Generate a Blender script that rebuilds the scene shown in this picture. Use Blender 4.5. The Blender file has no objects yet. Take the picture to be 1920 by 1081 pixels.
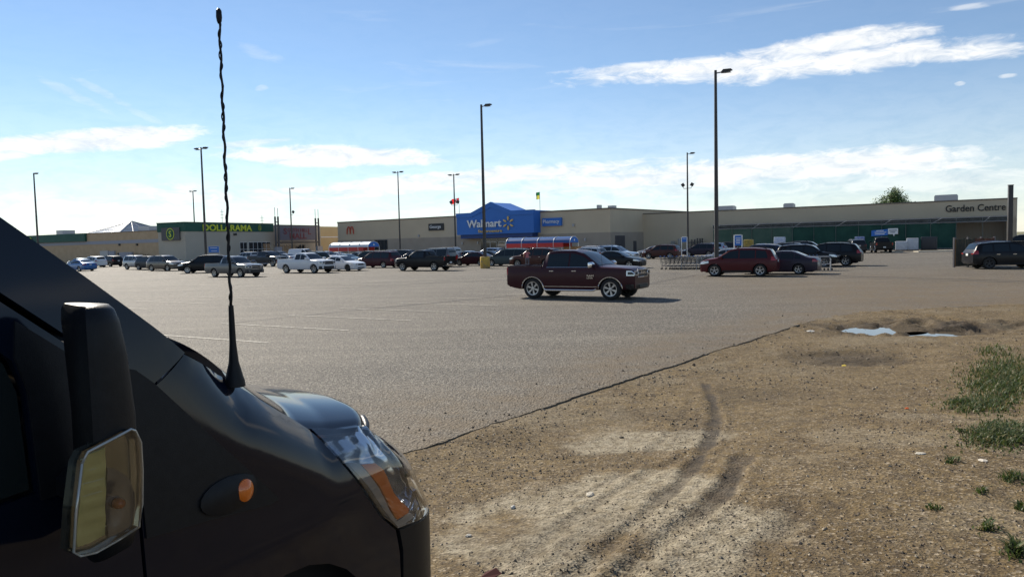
import bpy, bmesh, math, random
import numpy as np
from mathutils import Vector, Matrix, noise as mnoise
from mathutils.geometry import delaunay_2d_cdt

random.seed(7)
PI = math.pi
scn = bpy.context.scene
COL = scn.collection

# ------------------------------------------------------------------ camera
CAM_H, FPX = 2.35, 1397.0
PITCH = math.atan(85.5 / FPX)
ROLL = math.atan(0.0225)
cam_data = bpy.data.cameras.new('camera')
cam = bpy.data.objects.new('camera', cam_data)
COL.objects.link(cam)
cam_data.sensor_width = 36.0
cam_data.lens = 36.0 * FPX / 1920.0
cam_data.clip_start = 0.05
cam_data.clip_end = 6000
_f = Vector((0, math.cos(PITCH), -math.sin(PITCH)))
_u0 = Vector((1, 0, 0)).cross(_f)
_r = Vector((1, 0, 0)) * math.cos(ROLL) - _u0 * math.sin(ROLL)
_u = _u0 * math.cos(ROLL) + Vector((1, 0, 0)) * math.sin(ROLL)
cam.matrix_world = Matrix(((_r.x, _u.x, -_f.x, 0), (_r.y, _u.y, -_f.y, 0), (_r.z, _u.z, -_f.z, CAM_H), (0, 0, 0, 1)))
scn.camera = cam

# ------------------------------------------------------------------ sun and sky
SUN_AZ = math.radians(-34)     # from +Y towards +X: the sun stands ahead, to the left
SUN_EL = math.radians(33)
sun_dir = Vector((math.sin(SUN_AZ) * math.cos(SUN_EL), math.cos(SUN_AZ) * math.cos(SUN_EL), math.sin(SUN_EL)))
sl = bpy.data.lights.new('sun', 'SUN')
sl.energy = 4.8
sl.angle = math.radians(0.53)
sl.color = (1.0, 0.92, 0.79)
so = bpy.data.objects.new('sun', sl)
so.rotation_euler = (-sun_dir).to_track_quat('-Z', 'Y').to_euler()
so.location = (-60, 90, 80)
COL.objects.link(so)

scn.view_settings.view_transform = 'Standard'
scn.view_settings.look = 'None'
scn.view_settings.gamma = 1.0
scn.view_settings.exposure = 0.75
scn.view_settings.use_curve_mapping = False
scn.render.engine = 'CYCLES'


def px_angles(px, py):
    d = (_f + _r * ((px - 960) / FPX) - _u * ((py - 540.5) / FPX)).normalized()
    return math.degrees(math.atan2(d.x, d.y)), math.degrees(math.asin(d.z))


def build_world():
    w = bpy.data.worlds.new('World')
    scn.world = w
    w.use_nodes = True
    w.cycles.sampling_method = 'MANUAL'
    w.cycles.sample_map_resolution = 256
    nt = w.node_tree
    nt.nodes.clear()
    N, L = nt.nodes.new, nt.links.new
    out = N('ShaderNodeOutputWorld')
    bg = N('ShaderNodeBackground')
    bg.inputs['Strength'].default_value = 0.072
    L(bg.outputs[0], out.inputs[0])
    sky = N('ShaderNodeTexSky')
    sky.sky_type = 'NISHITA'
    sky.sun_disc = False
    sky.sun_elevation = SUN_EL
    sky.sun_rotation = SUN_AZ
    sky.altitude = 400
    sky.air_density = 1.0
    sky.dust_density = 0.0
    sky.ozone_density = 3.5

    def M(op, a, b=None, c=None):
        n = N('ShaderNodeMath')
        n.operation = op
        for i, v in enumerate((a, b, c)):
            if v is None:
                continue
            if hasattr(v, 'node'):
                L(v, n.inputs[i])
            else:
                n.inputs[i].default_value = v
        return n.outputs[0]
    tc = N('ShaderNodeTexCoord')
    sep = N('ShaderNodeSeparateXYZ')
    L(tc.outputs['Generated'], sep.inputs[0])
    az = M('DEGREES', M('ARCTAN2', sep.outputs[0], sep.outputs[1]))
    el = M('DEGREES', M('ARCSINE', sep.outputs[2]))

    def noisetex(sx, sy, scale, det, rough, seed, dist=0.0):
        cv = N('ShaderNodeCombineXYZ')
        L(M('MULTIPLY', az, sx), cv.inputs[0])
        L(M('MULTIPLY', el, sy), cv.inputs[1])
        cv.inputs[2].default_value = seed
        t = N('ShaderNodeTexNoise')
        t.inputs['Scale'].default_value = scale
        t.inputs['Detail'].default_value = det
        t.inputs['Roughness'].default_value = rough
        t.inputs['Distortion'].default_value = dist
        L(cv.outputs[0], t.inputs['Vector'])
        return t.outputs[0]
    n_big = noisetex(0.10, 0.38, 1.0, 4, 0.62, 3.1, 0.35)
    n_fine = noisetex(0.42, 1.3, 1.0, 5, 0.66, 9.7, 0.5)
    n_wisp = noisetex(0.05, 0.55, 1.0, 4, 0.6, 21.0, 1.2)
    edge = M('ADD', M('MULTIPLY', M('SUBTRACT', n_big, 0.5), 2.6), M('MULTIPLY', M('SUBTRACT', n_fine, 0.5), 1.7))
    total = None
    # centre (photo px), half length px, half height px, tilt deg (up to the right), strength
    cl = [(1490, 114, 470, 25, 4.4, 1.0), (1390, 132, 130, 26, 3, 1.0), (1560, 82, 205, 19, 8, 0.95),
          (1760, 98, 280, 16, 3, .95), (1180, 128, 110, 10, 6, .8),
          (170, 262, 235, 21, 4, 1.0), (20, 282, 150, 16, 8, .85),
          (610, 292, 235, 20, -1, 1.0), (470, 268, 90, 9, 6, .7), (760, 302, 100, 9, 2, .7),
          (1560, 305, 620, 30, 3.6, .92), (960, 325, 420, 18, 4.5, .9), (620, 358, 360, 15, 3, .85), (1200, 345, 500, 26, 2, .6),
          (330, 356, 190, 18, -2, .8), (150, 390, 280, 20, 0, .75), (60, 368, 150, 12, 3, .6), (1750, 340, 420, 26, 1, .6),
          (150, 185, 90, 10, -25, .26), (240, 200, 120, 9, -28, .26), (490, 100, 60, 14, -22, .2),
          (1820, 13, 45, 6, 5, .5), (1890, 143, 22, 4, 6, .55), (1800, 157, 12, 4, 5, .5), (490, 165, 14, 5, 5, .3)]
    feats = []
    for (px, py, a, b, rot, s) in cl:
        u, v = px_angles(px, py)
        ca, sa = math.cos(math.radians(rot)), math.sin(math.radians(rot))
        (u0, v0), (u1, v1) = px_angles(px - a * ca, py + a * sa), px_angles(px + a * ca, py - a * sa)
        k = 180 / PI / FPX
        feats.append(((u0 + u1) / 2, (v0 + v1 + v * 2) / 4, math.hypot(u1 - u0, v1 - v0) / 2, b * k, math.degrees(math.atan2(v1 - v0, u1 - u0)), s))
    rr = random.Random(11)
    for i in range(9):      # the sky goes on with like streaks outside the frame
        u = 54 + i * 30 + rr.uniform(-5, 5)
        feats.append((u if u < 180 else u - 360, rr.uniform(3, 22), rr.uniform(7, 17), rr.uniform(.6, 1.3), rr.uniform(1, 5), rr.uniform(.6, 1)))
    cuv = N('ShaderNodeCombineXYZ')
    L(az, cuv.inputs[0])
    L(el, cuv.inputs[1])
    for (u, v, a, b, rot, s) in feats:
        mp = N('ShaderNodeMapping')
        mp.vector_type = 'TEXTURE'
        mp.inputs['Location'].default_value = (u, v, 0)
        mp.inputs['Rotation'].default_value = (0, 0, math.radians(rot))
        mp.inputs['Scale'].default_value = (a, b, 1)
        L(cuv.outputs[0], mp.inputs[0])
        dt = N('ShaderNodeVectorMath')
        dt.operation = 'DOT_PRODUCT'
        L(mp.outputs[0], dt.inputs[0])
        L(mp.outputs[0], dt.inputs[1])
        d = dt.outputs['Value']
        mr = N('ShaderNodeMapRange')
        mr.interpolation_type = 'SMOOTHSTEP'
        L(M('ADD', d, edge), mr.inputs[0])
        mr.inputs[1].default_value = 1.25
        mr.inputs[2].default_value = 0.1
        mr.inputs[3].default_value = 0.0
        mr.inputs[4].default_value = s
        o = mr.outputs[0]
        if total is None:
            total = o
        else:
            total = M('MAXIMUM', total, o)
    mw = N('ShaderNodeMapRange')
    mw.interpolation_type = 'SMOOTHSTEP'
    L(n_wisp, mw.inputs[0])
    mw.inputs[1].default_value = 0.5
    mw.inputs[2].default_value = 0.85
    mw.inputs[3].default_value = 0.0
    mw.inputs[4].default_value = 0.22
    up = N('ShaderNodeMapRange')
    L(el, up.inputs[0])
    up.inputs[1].default_value = 0.0
    up.inputs[2].default_value = 2.0
    veil = N('ShaderNodeMapRange')      # thin high haze thickening towards the horizon, all the way round
    veil.interpolation_type = 'SMOOTHSTEP'
    L(el, veil.inputs[0])
    veil.inputs[1].default_value = 13.0
    veil.inputs[2].default_value = -1.0
    veil.inputs[3].default_value = 0.04
    veil.inputs[4].default_value = 0.46
    dens = M('MAXIMUM', M('MULTIPLY', M('MAXIMUM', total, mw.outputs[0]), up.outputs[0]), veil.outputs[0])
    # clouds: sunlit white, a little greyer where they are thick
    tone = N('ShaderNodeMixRGB')
    tone.inputs[1].default_value = (9.6, 9.5, 9.2, 1)
    tone.inputs[2].default_value = (6.4, 6.9, 7.5, 1)
    tf = N('ShaderNodeMapRange')
    L(n_fine, tf.inputs[0])
    tf.inputs[1].default_value = 0.42
    tf.inputs[2].default_value = 0.7
    L(tf.outputs[0], tone.inputs[0])
    mix = N('ShaderNodeMixRGB')
    L(M('MULTIPLY', dens, 0.9), mix.inputs[0])
    L(sky.outputs[0], mix.inputs[1])
    L(tone.outputs[0], mix.inputs[2])
    L(mix.outputs[0], bg.inputs[0])


build_world()


# ------------------------------------------------------------------ survey helpers: photo pixel -> place in the lot
def ray(px, py):
    return _f + _r * ((px - 960) / FPX) - _u * ((py - 540.5) / FPX)


CAMP = Vector((0, 0, CAM_H))


def G(px, py, z=0.0):
    d = ray(px, py)
    return CAMP + d * ((z - CAM_H) / d.z)


def at(px, py, Y):
    d = ray(px, py)
    return CAMP + d * (Y / d.y)


# ------------------------------------------------------------------ materials
MATS = {}


def mat(name, col, rough=0.6, metal=0.0, coat=0.0, spec=0.5, emit=None, alpha=None, trans=0.0):
    if name in MATS:
        return MATS[name]
    m = bpy.data.materials.new(name)
    m.use_nodes = True
    b = m.node_tree.nodes['Principled BSDF']
    b.inputs['Base Color'].default_value = (*col, 1)
    b.inputs['Roughness'].default_value = rough
    b.inputs['Metallic'].default_value = metal
    b.inputs['Coat Weight'].default_value = coat
    b.inputs['Coat Roughness'].default_value = 0.03
    b.inputs['Specular IOR Level'].default_value = spec
    b.inputs['Transmission Weight'].default_value = trans
    MATS[name] = m
    return m


def noisy(name, c1, c2, scale, rough=0.8, bump=0.0, bscale=None, detail=6, c3=None, s3=40.0, metal=0.0, spec=0.4, stretch=(1, 1, 1), lo=.35, hi=.65, coat=0.0):
    """two-tone procedural material in object space with optional fine bump"""
    if name in MATS:
        return MATS[name]
    m = bpy.data.materials.new(name)
    m.use_nodes = True
    nt = m.node_tree
    b = nt.nodes['Principled BSDF']
    N, L = nt.nodes.new, nt.links.new
    tc = N('ShaderNodeTexCoord')
    mp = N('ShaderNodeMapping')
    mp.inputs['Scale'].default_value = stretch
    L(tc.outputs['Object'], mp.inputs[0])
    t = N('ShaderNodeTexNoise')
    t.inputs['Scale'].default_value = scale
    t.inputs['Detail'].default_value = detail
    L(mp.outputs[0], t.inputs['Vector'])
    r = N('ShaderNodeMapRange')
    r.inputs[1].default_value = lo
    r.inputs[2].default_value = hi
    L(t.outputs[0], r.inputs[0])
    mx = N('ShaderNodeMixRGB')
    mx.inputs[1].default_value = (*c1, 1)
    mx.inputs[2].default_value = (*c2, 1)
    L(r.outputs[0], mx.inputs[0])
    colr = mx.outputs[0]
    if c3:
        t3 = N('ShaderNodeTexNoise')
        t3.inputs['Scale'].default_value = s3
        t3.inputs['Detail'].default_value = 3
        L(mp.outputs[0], t3.inputs['Vector'])
        r3 = N('ShaderNodeMapRange')
        r3.inputs[1].default_value = .55
        r3.inputs[2].default_value = .72
        L(t3.outputs[0], r3.inputs[0])
        mx3 = N('ShaderNodeMixRGB')
        mx3.inputs[2].default_value = (*c3, 1)
        L(colr, mx3.inputs[1])
        L(r3.outputs[0], mx3.inputs[0])
        colr = mx3.outputs[0]
    L(colr, b.inputs['Base Color'])
    b.inputs['Roughness'].default_value = rough
    b.inputs['Metallic'].default_value = metal
    b.inputs['Specular IOR Level'].default_value = spec
    b.inputs['Coat Weight'].default_value = coat
    if bump:
        tb = N('ShaderNodeTexNoise')
        tb.inputs['Scale'].default_value = bscale or scale * 6
        tb.inputs['Detail'].default_value = 5
        L(mp.outputs[0], tb.inputs['Vector'])
        bp = N('ShaderNodeBump')
        bp.inputs['Strength'].default_value = bump
        bp.inputs['Distance'].default_value = 0.02
        L(tb.outputs[0], bp.inputs['Height'])
        L(bp.outputs[0], b.inputs['Normal'])
    MATS[name] = m
    return m


# ------------------------------------------------------------------ mesh helpers
def link(o, parent=None):
    COL.objects.link(o)
    if parent is not None:
        o.parent = parent
    return o


def obj(name, mesh, m=None, parent=None, loc=None, rot=None, smooth=False):
    o = bpy.data.objects.new(name, mesh)
    if m is not None and len(mesh.materials) == 0:
        mesh.materials.append(m)
    if loc is not None:
        o.location = loc
    if rot is not None:
        o.rotation_euler = rot
    if smooth:
        for p in mesh.polygons:
            p.use_smooth = True
    return link(o, parent)


def tag(o, label=None, cat=None, group=None, kind=None):
    if label:
        o['label'] = label
    if cat:
        o['category'] = cat
    if group:
        o['group'] = group
    if kind:
        o['kind'] = kind
    return o


def thing(name, label, cat, loc=(0, 0, 0), rz=0.0, group=None):
    o = bpy.data.objects.new(name, None)
    o.empty_display_size = 0.2
    o.location = loc
    o.rotation_euler = (0, 0, rz)
    COL.objects.link(o)
    return tag(o, label, cat, group)


class MB:
    """collects vertices and faces of one mesh"""

    def __init__(s):
        s.v, s.f = [], []

    def add(s, vs, fs):
        k = len(s.v)
        s.v += [tuple(v) for v in vs]
        s.f += [tuple(i + k for i in f) for f in fs]
        return s

    def box(s, x0, x1, y0, y1, z0, z1):
        return s.add([(x0, y0, z0), (x1, y0, z0), (x1, y1, z0), (x0, y1, z0), (x0, y0, z1), (x1, y0, z1), (x1, y1, z1), (x0, y1, z1)],
                     [(0, 3, 2, 1), (4, 5, 6, 7), (0, 1, 5, 4), (1, 2, 6, 5), (2, 3, 7, 6), (3, 0, 4, 7)])

    def tube(s, pts, r, n=8, caps=True):
        pts = [Vector(p) for p in pts]
        rr = r if isinstance(r, (list, tuple)) else [r] * len(pts)
        rings = []
        for i, p in enumerate(pts):
            a = pts[max(0, i - 1)]
            b = pts[min(len(pts) - 1, i + 1)]
            d = (b - a).normalized()
            ref = Vector((0, 0, 1)) if abs(d.z) < .9 else Vector((1, 0, 0))
            e1 = d.cross(ref).normalized()
            e2 = d.cross(e1)
            rings.append([p + (e1 * math.cos(2 * PI * k / n + PI / n) + e2 * math.sin(2 * PI * k / n + PI / n)) * rr[i] for k in range(n)])
        vs = [v for rg in rings for v in rg]
        fs = []
        for i in range(len(pts) - 1):
            for k in range(n):
                a, b = i * n + k, i * n + (k + 1) % n
                fs.append((a, b, b + n, a + n))
        if caps:
            fs.append(tuple(range(n - 1, -1, -1)))
            fs.append(tuple((len(pts) - 1) * n + k for k in range(n)))
        return s.add(vs, fs)

    def lathe_y(s, prof, n=24, c=(0, 0, 0)):
        """prof: list of (radius, y); revolved about the y axis"""
        vs, fs = [], []
        for (r, y) in prof:
            for k in range(n):
                a = 2 * PI * k / n
                vs.append((c[0] + r * math.cos(a), c[1] + y, c[2] + r * math.sin(a)))
        for i in range(len(prof) - 1):
            for k in range(n):
                a, b = i * n + k, i * n + (k + 1) % n
                fs.append((a, b, b + n, a + n))
        return s.add(vs, fs)

    def prism(s, poly, d0, d1, fn):
        """poly in 2D, extruded d0..d1, fn(a,b,d) -> xyz"""
        n = len(poly)
        vs = [fn(a, b, d0) for a, b in poly] + [fn(a, b, d1) for a, b in poly]
        fs = [tuple(range(n - 1, -1, -1)), tuple(range(n, 2 * n))] + [(i, (i + 1) % n, (i + 1) % n + n, i + n) for i in range(n)]
        return s.add(vs, fs)

    def mesh(s, name, m=None, smooth=False, recalc=True):
        me = bpy.data.meshes.new(name)
        me.from_pydata(s.v, [], s.f)
        if recalc:
            bm = bmesh.new()
            bm.from_mesh(me)
            bmesh.ops.recalc_face_normals(bm, faces=bm.faces)
            bm.to_mesh(me)
            bm.free()
        if m is not None:
            me.materials.append(m)
        if smooth:
            for p in me.polygons:
                p.use_smooth = True
        me.update()
        return me

    def build(s, name, m=None, parent=None, smooth=False, loc=None, rot=None, recalc=True):
        return obj(name, s.mesh(name, m, smooth, recalc), None, parent, loc, rot)


def smooth_by_angle(me, deg=35):
    bm = bmesh.new()
    bm.from_mesh(me)
    for f in bm.faces:
        f.smooth = True
    lim = math.radians(deg)
    for e in bm.edges:
        if len(e.link_faces) == 2 and e.calc_face_angle(0) > lim:
            e.smooth = False
    bm.to_mesh(me)
    bm.free()
    return me


def bevel_mesh(me, w, seg=2, angle=30):
    bm = bmesh.new()
    bm.from_mesh(me)
    es = [e for e in bm.edges if len(e.link_faces) == 2 and e.calc_face_angle(0) > math.radians(angle)]
    bmesh.ops.bevel(bm, geom=es, offset=w, segments=seg, affect='EDGES', profile=0.6, clamp_overlap=True)
    bm.to_mesh(me)
    bm.free()
    for p in me.polygons:
        p.use_smooth = True
    return smooth_by_angle(me, 40)


def text_mesh(s, size, depth=0.02, offset=0.0, align='LEFT', space=1.0, shear=0.0):
    cu = bpy.data.curves.new('lettering', 'FONT')
    cu.body = s
    cu.size = size
    cu.extrude = depth
    cu.offset = offset
    cu.align_x = align
    cu.space_character = space
    cu.shear = shear
    cu.resolution_u = 3
    o = bpy.data.objects.new('tmp', cu)
    COL.objects.link(o)
    dg = bpy.context.evaluated_depsgraph_get()
    me = bpy.data.meshes.new_from_object(o.evaluated_get(dg))
    bpy.data.objects.remove(o)
    bpy.data.curves.remove(cu)
    return me


def fit_mesh(me, w=None, h=None):
    """scale a text mesh about its lower-left corner to given width and height; lower-left at 0,0"""
    xs = [v.co.x for v in me.vertices]
    ys = [v.co.y for v in me.vertices]
    x0, x1, y0, y1 = min(xs), max(xs), min(ys), max(ys)
    kx = w / (x1 - x0) if w else 1
    ky = h / (y1 - y0) if h else kx
    if not w:
        kx = ky
    for v in me.vertices:
        v.co.x = (v.co.x - x0) * kx
        v.co.y = (v.co.y - y0) * ky
    me.update()
    return me

# ================================================================== GROUND
E_AX = Vector((math.cos(math.radians(-31)), math.sin(math.radians(-31)), 0))   # axis the cars park along
E_PX = Vector((-E_AX.y, E_AX.x, 0))                                            # across it, away from us


def _hash(ix, iy, seed):
    h = (ix.astype(np.int64) * 374761393 + iy.astype(np.int64) * 668265263 + seed * 974634777) & 0xffffffff
    h = ((h ^ (h >> 13)) * 1274126177) & 0xffffffff
    h = h ^ (h >> 16)
    return (h & 0xffffff) / float(0xffffff)


def vnoise(x, y, seed=0):
    ix, iy = np.floor(x), np.floor(y)
    fx, fy = x - ix, y - iy
    fx = fx * fx * (3 - 2 * fx)
    fy = fy * fy * (3 - 2 * fy)
    a, b = _hash(ix, iy, seed), _hash(ix + 1, iy, seed)
    c, d = _hash(ix, iy + 1, seed), _hash(ix + 1, iy + 1, seed)
    return (a * (1 - fx) + b * fx) * (1 - fy) + (c * (1 - fx) + d * fx) * fy


def fbm(x, y, oct=4, seed=0, gain=.5):
    s, a, t = 0, 1, 0
    for i in range(oct):
        s = s + a * vnoise(x, y, seed + i * 17)
        t += a
        a *= gain
        x, y = x * 2.03 + 11.3, y * 2.03 + 5.7
    return s / t - .5


def sstep(a, b, x):
    t = np.clip((x - a) / (b - a), 0, 1)
    return t * t * (3 - 2 * t)


def poly_dist(x, y, pts, closed=False):
    """distance to a polyline and the running length at the nearest point, sign by side (+ = right of travel)"""
    best = np.full(x.shape, 1e9)
    par = np.zeros(x.shape)
    sgn = np.zeros(x.shape)
    run = 0.0
    for (ax, ay), (bx, by) in zip(pts[:-1], pts[1:]):
        dx, dy = bx - ax, by - ay
        l2 = dx * dx + dy * dy
        t = np.clip(((x - ax) * dx + (y - ay) * dy) / l2, 0, 1)
        qx, qy = ax + t * dx, ay + t * dy
        d = np.hypot(x - qx, y - qy)
        m = d < best
        best = np.where(m, d, best)
        par = np.where(m, run + t * math.sqrt(l2), par)
        sgn = np.where(m, np.sign(dy * (x - ax) - dx * (y - ay)), sgn)
        run += math.sqrt(l2)
    return best, par, sgn


def smooth_line(pts, n=4):
    for _ in range(n):
        q = [pts[0]]
        for a, b in zip(pts[:-1], pts[1:]):
            q.append((a[0] * .75 + b[0] * .25, a[1] * .75 + b[1] * .25))
            q.append((a[0] * .25 + b[0] * .75, a[1] * .25 + b[1] * .75))
        q.append(pts[-1])
        pts = q
    return pts


EDGE_PX = [(770, 850), (870, 811), (1000, 769), (1100, 737), (1200, 704), (1280, 679), (1340, 657), (1400, 640), (1460, 620), (1515, 603), (1590, 588), (1700, 581), (1830, 574), (1920, 569)]
EDGE = [(G(*p).x, G(*p).y) for p in EDGE_PX]
EDGE = [(EDGE[0][0] - 28, EDGE[0][1] - 24), (EDGE[0][0] - 8, EDGE[0][1] - 7.2)] + EDGE + [(EDGE[-1][0] + 14, EDGE[-1][1] + 1.5), (EDGE[-1][0] + 70, EDGE[-1][1] + 4)]
EDGE = smooth_line(EDGE, 2)


def GL(pts, z=0.12):
    return smooth_line([(G(*p, z).x, G(*p, z).y) for p in pts], 2)


RUT1 = GL([(1322, 705), (1343, 750), (1340, 800), (1300, 880), (1235, 950), (1160, 1030), (1105, 1090), (1020, 1160)])
RUT2 = GL([(1392, 862), (1378, 905), (1345, 950), (1280, 1010), (1215, 1075), (1140, 1150)])
RUT3 = GL([(990, 1075), (1050, 1000), (1130, 935), (1215, 880), (1300, 845)])
RUT4 = GL([(1300, 720), (1290, 760), (1225, 830), (1140, 905), (1040, 960)])
RUT5 = GL([(1560, 585), (1640, 583), (1720, 590), (1790, 600)], 0)
RUT6 = GL([(1420, 1080), (1440, 1055), (1480, 1010), (1500, 960)])
PUD = [(G(1640, 622, -.06), .85, .62), (G(1757, 628, -.06), .62, .48), (G(1790, 623, -.06), .28, .2)]
MUD = G(1735, 612)
MUD2 = G(1592, 668)
PALE = [(G(1115, 960, .2), 1.0, 1.1), (G(1215, 905, .2), .9, .7), (G(1040, 1040, .25), .7, .7), (G(1240, 810, .1), .9, .6), (G(1330, 1000, .2), .7, .9)]


def dirt(x, y):
    """height, wetness and paleness of the bare ground at x, y"""
    d, par, sg = poly_dist(x, y, EDGE)
    db = d * sg
    rise = .34 * sstep(.6, 5.5, db) * sstep(13.5, 5.0, y)
    bank = .28 * sstep(5.2, 8.5, x - .12 * y) * sstep(18, 10, y)
    z = -.022 + .019 * sstep(5.5, 9, x) + rise + bank
    z = z + .05 * np.clip(fbm(x * 1.4, y * 1.4, 4, 14) + .02, 0, 1) * sstep(1.2, .0, np.abs(db))
    nearf = sstep(-.1, .5, db)
    z = z + nearf * (fbm(x * .6, y * .6, 4, 3) * .07 + fbm(x * 3.1, y * 3.1, 3, 8) * .016 + fbm(x * 11, y * 11, 2, 5) * .008)
    wet = np.clip(sstep(.12, .3, fbm(x * .55 + 3, y * .55, 4, 31)) * .35, 0, 1)
    pale = sstep(.02, .25, fbm(x * .8, y * .8, 4, 51)) * .35
    for k, (ln, wdt, dep, ribs) in enumerate([(RUT1, .085, .016, .004), (RUT2, .11, .02, .011), (RUT3, .09, .012, .004), (RUT4, .07, .008, .003), (RUT5, .2, .05, .01), (RUT6, .12, .008, .007)]):
        dd, pp, _ = poly_dist(x, y, ln)
        pmax = sum(math.hypot(b[0] - a[0], b[1] - a[1]) for a, b in zip(ln[:-1], ln[1:]))
        wob = dd + fbm(x * 2.2, y * 2.2, 2, 70 + k) * .09
        z = z - dep * sstep(wdt, wdt * .45, wob) + dep * .55 * sstep(wdt * .9, wdt * 1.25, wob) * sstep(wdt * 2.4, wdt * 1.4, wob)
        z = z + ribs * np.sin(pp * 62) * sstep(wdt * 1.05, wdt * .6, wob)
        wet = np.maximum(wet, sstep(wdt * 1.15, wdt * .5, wob) * (.9, 1.0, .35, .3, .7, .5)[k] * (sstep(pmax * (1.0, .8, 1.2, 1.2, 1.2, 1.2)[k], pmax * (.6, .3, .5, .5, .5, .5)[k], pp)) * (.55 + .9 * np.clip(fbm(x * 4, y * 4, 2, 90 + k) + .5, 0, 1)))
    md = np.hypot((x - MUD.x) / 3.4, (y - MUD.y) / 2.0)
    mk = sstep(1.25, .45, md + fbm(x * 1.3, y * 1.3, 3, 12) * .5)
    z = z + mk * (fbm(x * 2.4, y * 2.6, 4, 40, .6) * .40 - .02)
    wet = np.maximum(wet, mk * (.55 + .45 * sstep(-.1, .2, fbm(x * 2, y * 2, 3, 45))))
    md = np.hypot((x - MUD2.x) / 1.5, (y - MUD2.y) / 1.1)
    mk = sstep(1.2, .3, md + fbm(x * 1.6, y * 1.6, 3, 19) * .7)
    z = z + mk * (fbm(x * 3, y * 3, 4, 44, .6) * .16 - .05)
    wet = np.maximum(wet, mk * .75)
    for (c, a, b) in PUD:
        q = np.hypot((x - c.x) / a, (y - c.y) / b) + fbm(x * 2.6, y * 2.6, 3, 61) * .8
        k = sstep(1.5, .75, q)
        z = z * (1 - k) + k * (-.13)
        wet = np.maximum(wet, sstep(1.9, 1.0, q))
    for (c, a, b) in PALE:
        q = np.hypot((x - c.x) / a, (y - c.y) / b) + fbm(x * 1.7, y * 1.7, 4, 81) * 1.6
        pale = np.maximum(pale, sstep(1.1, .55, q))
    z = np.where(db < -.25, np.minimum(z, -.09), z)
    return z, np.clip(wet, 0, 1), np.clip(pale, 0, 1)


def dirt_z(x, y):
    return float(dirt(np.array([x]), np.array([y]))[0][0])


def attr(me, name, arr):
    a = me.attributes.new(name, 'FLOAT', 'POINT')
    a.data.foreach_set('value', np.asarray(arr, dtype=np.float32))


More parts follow.
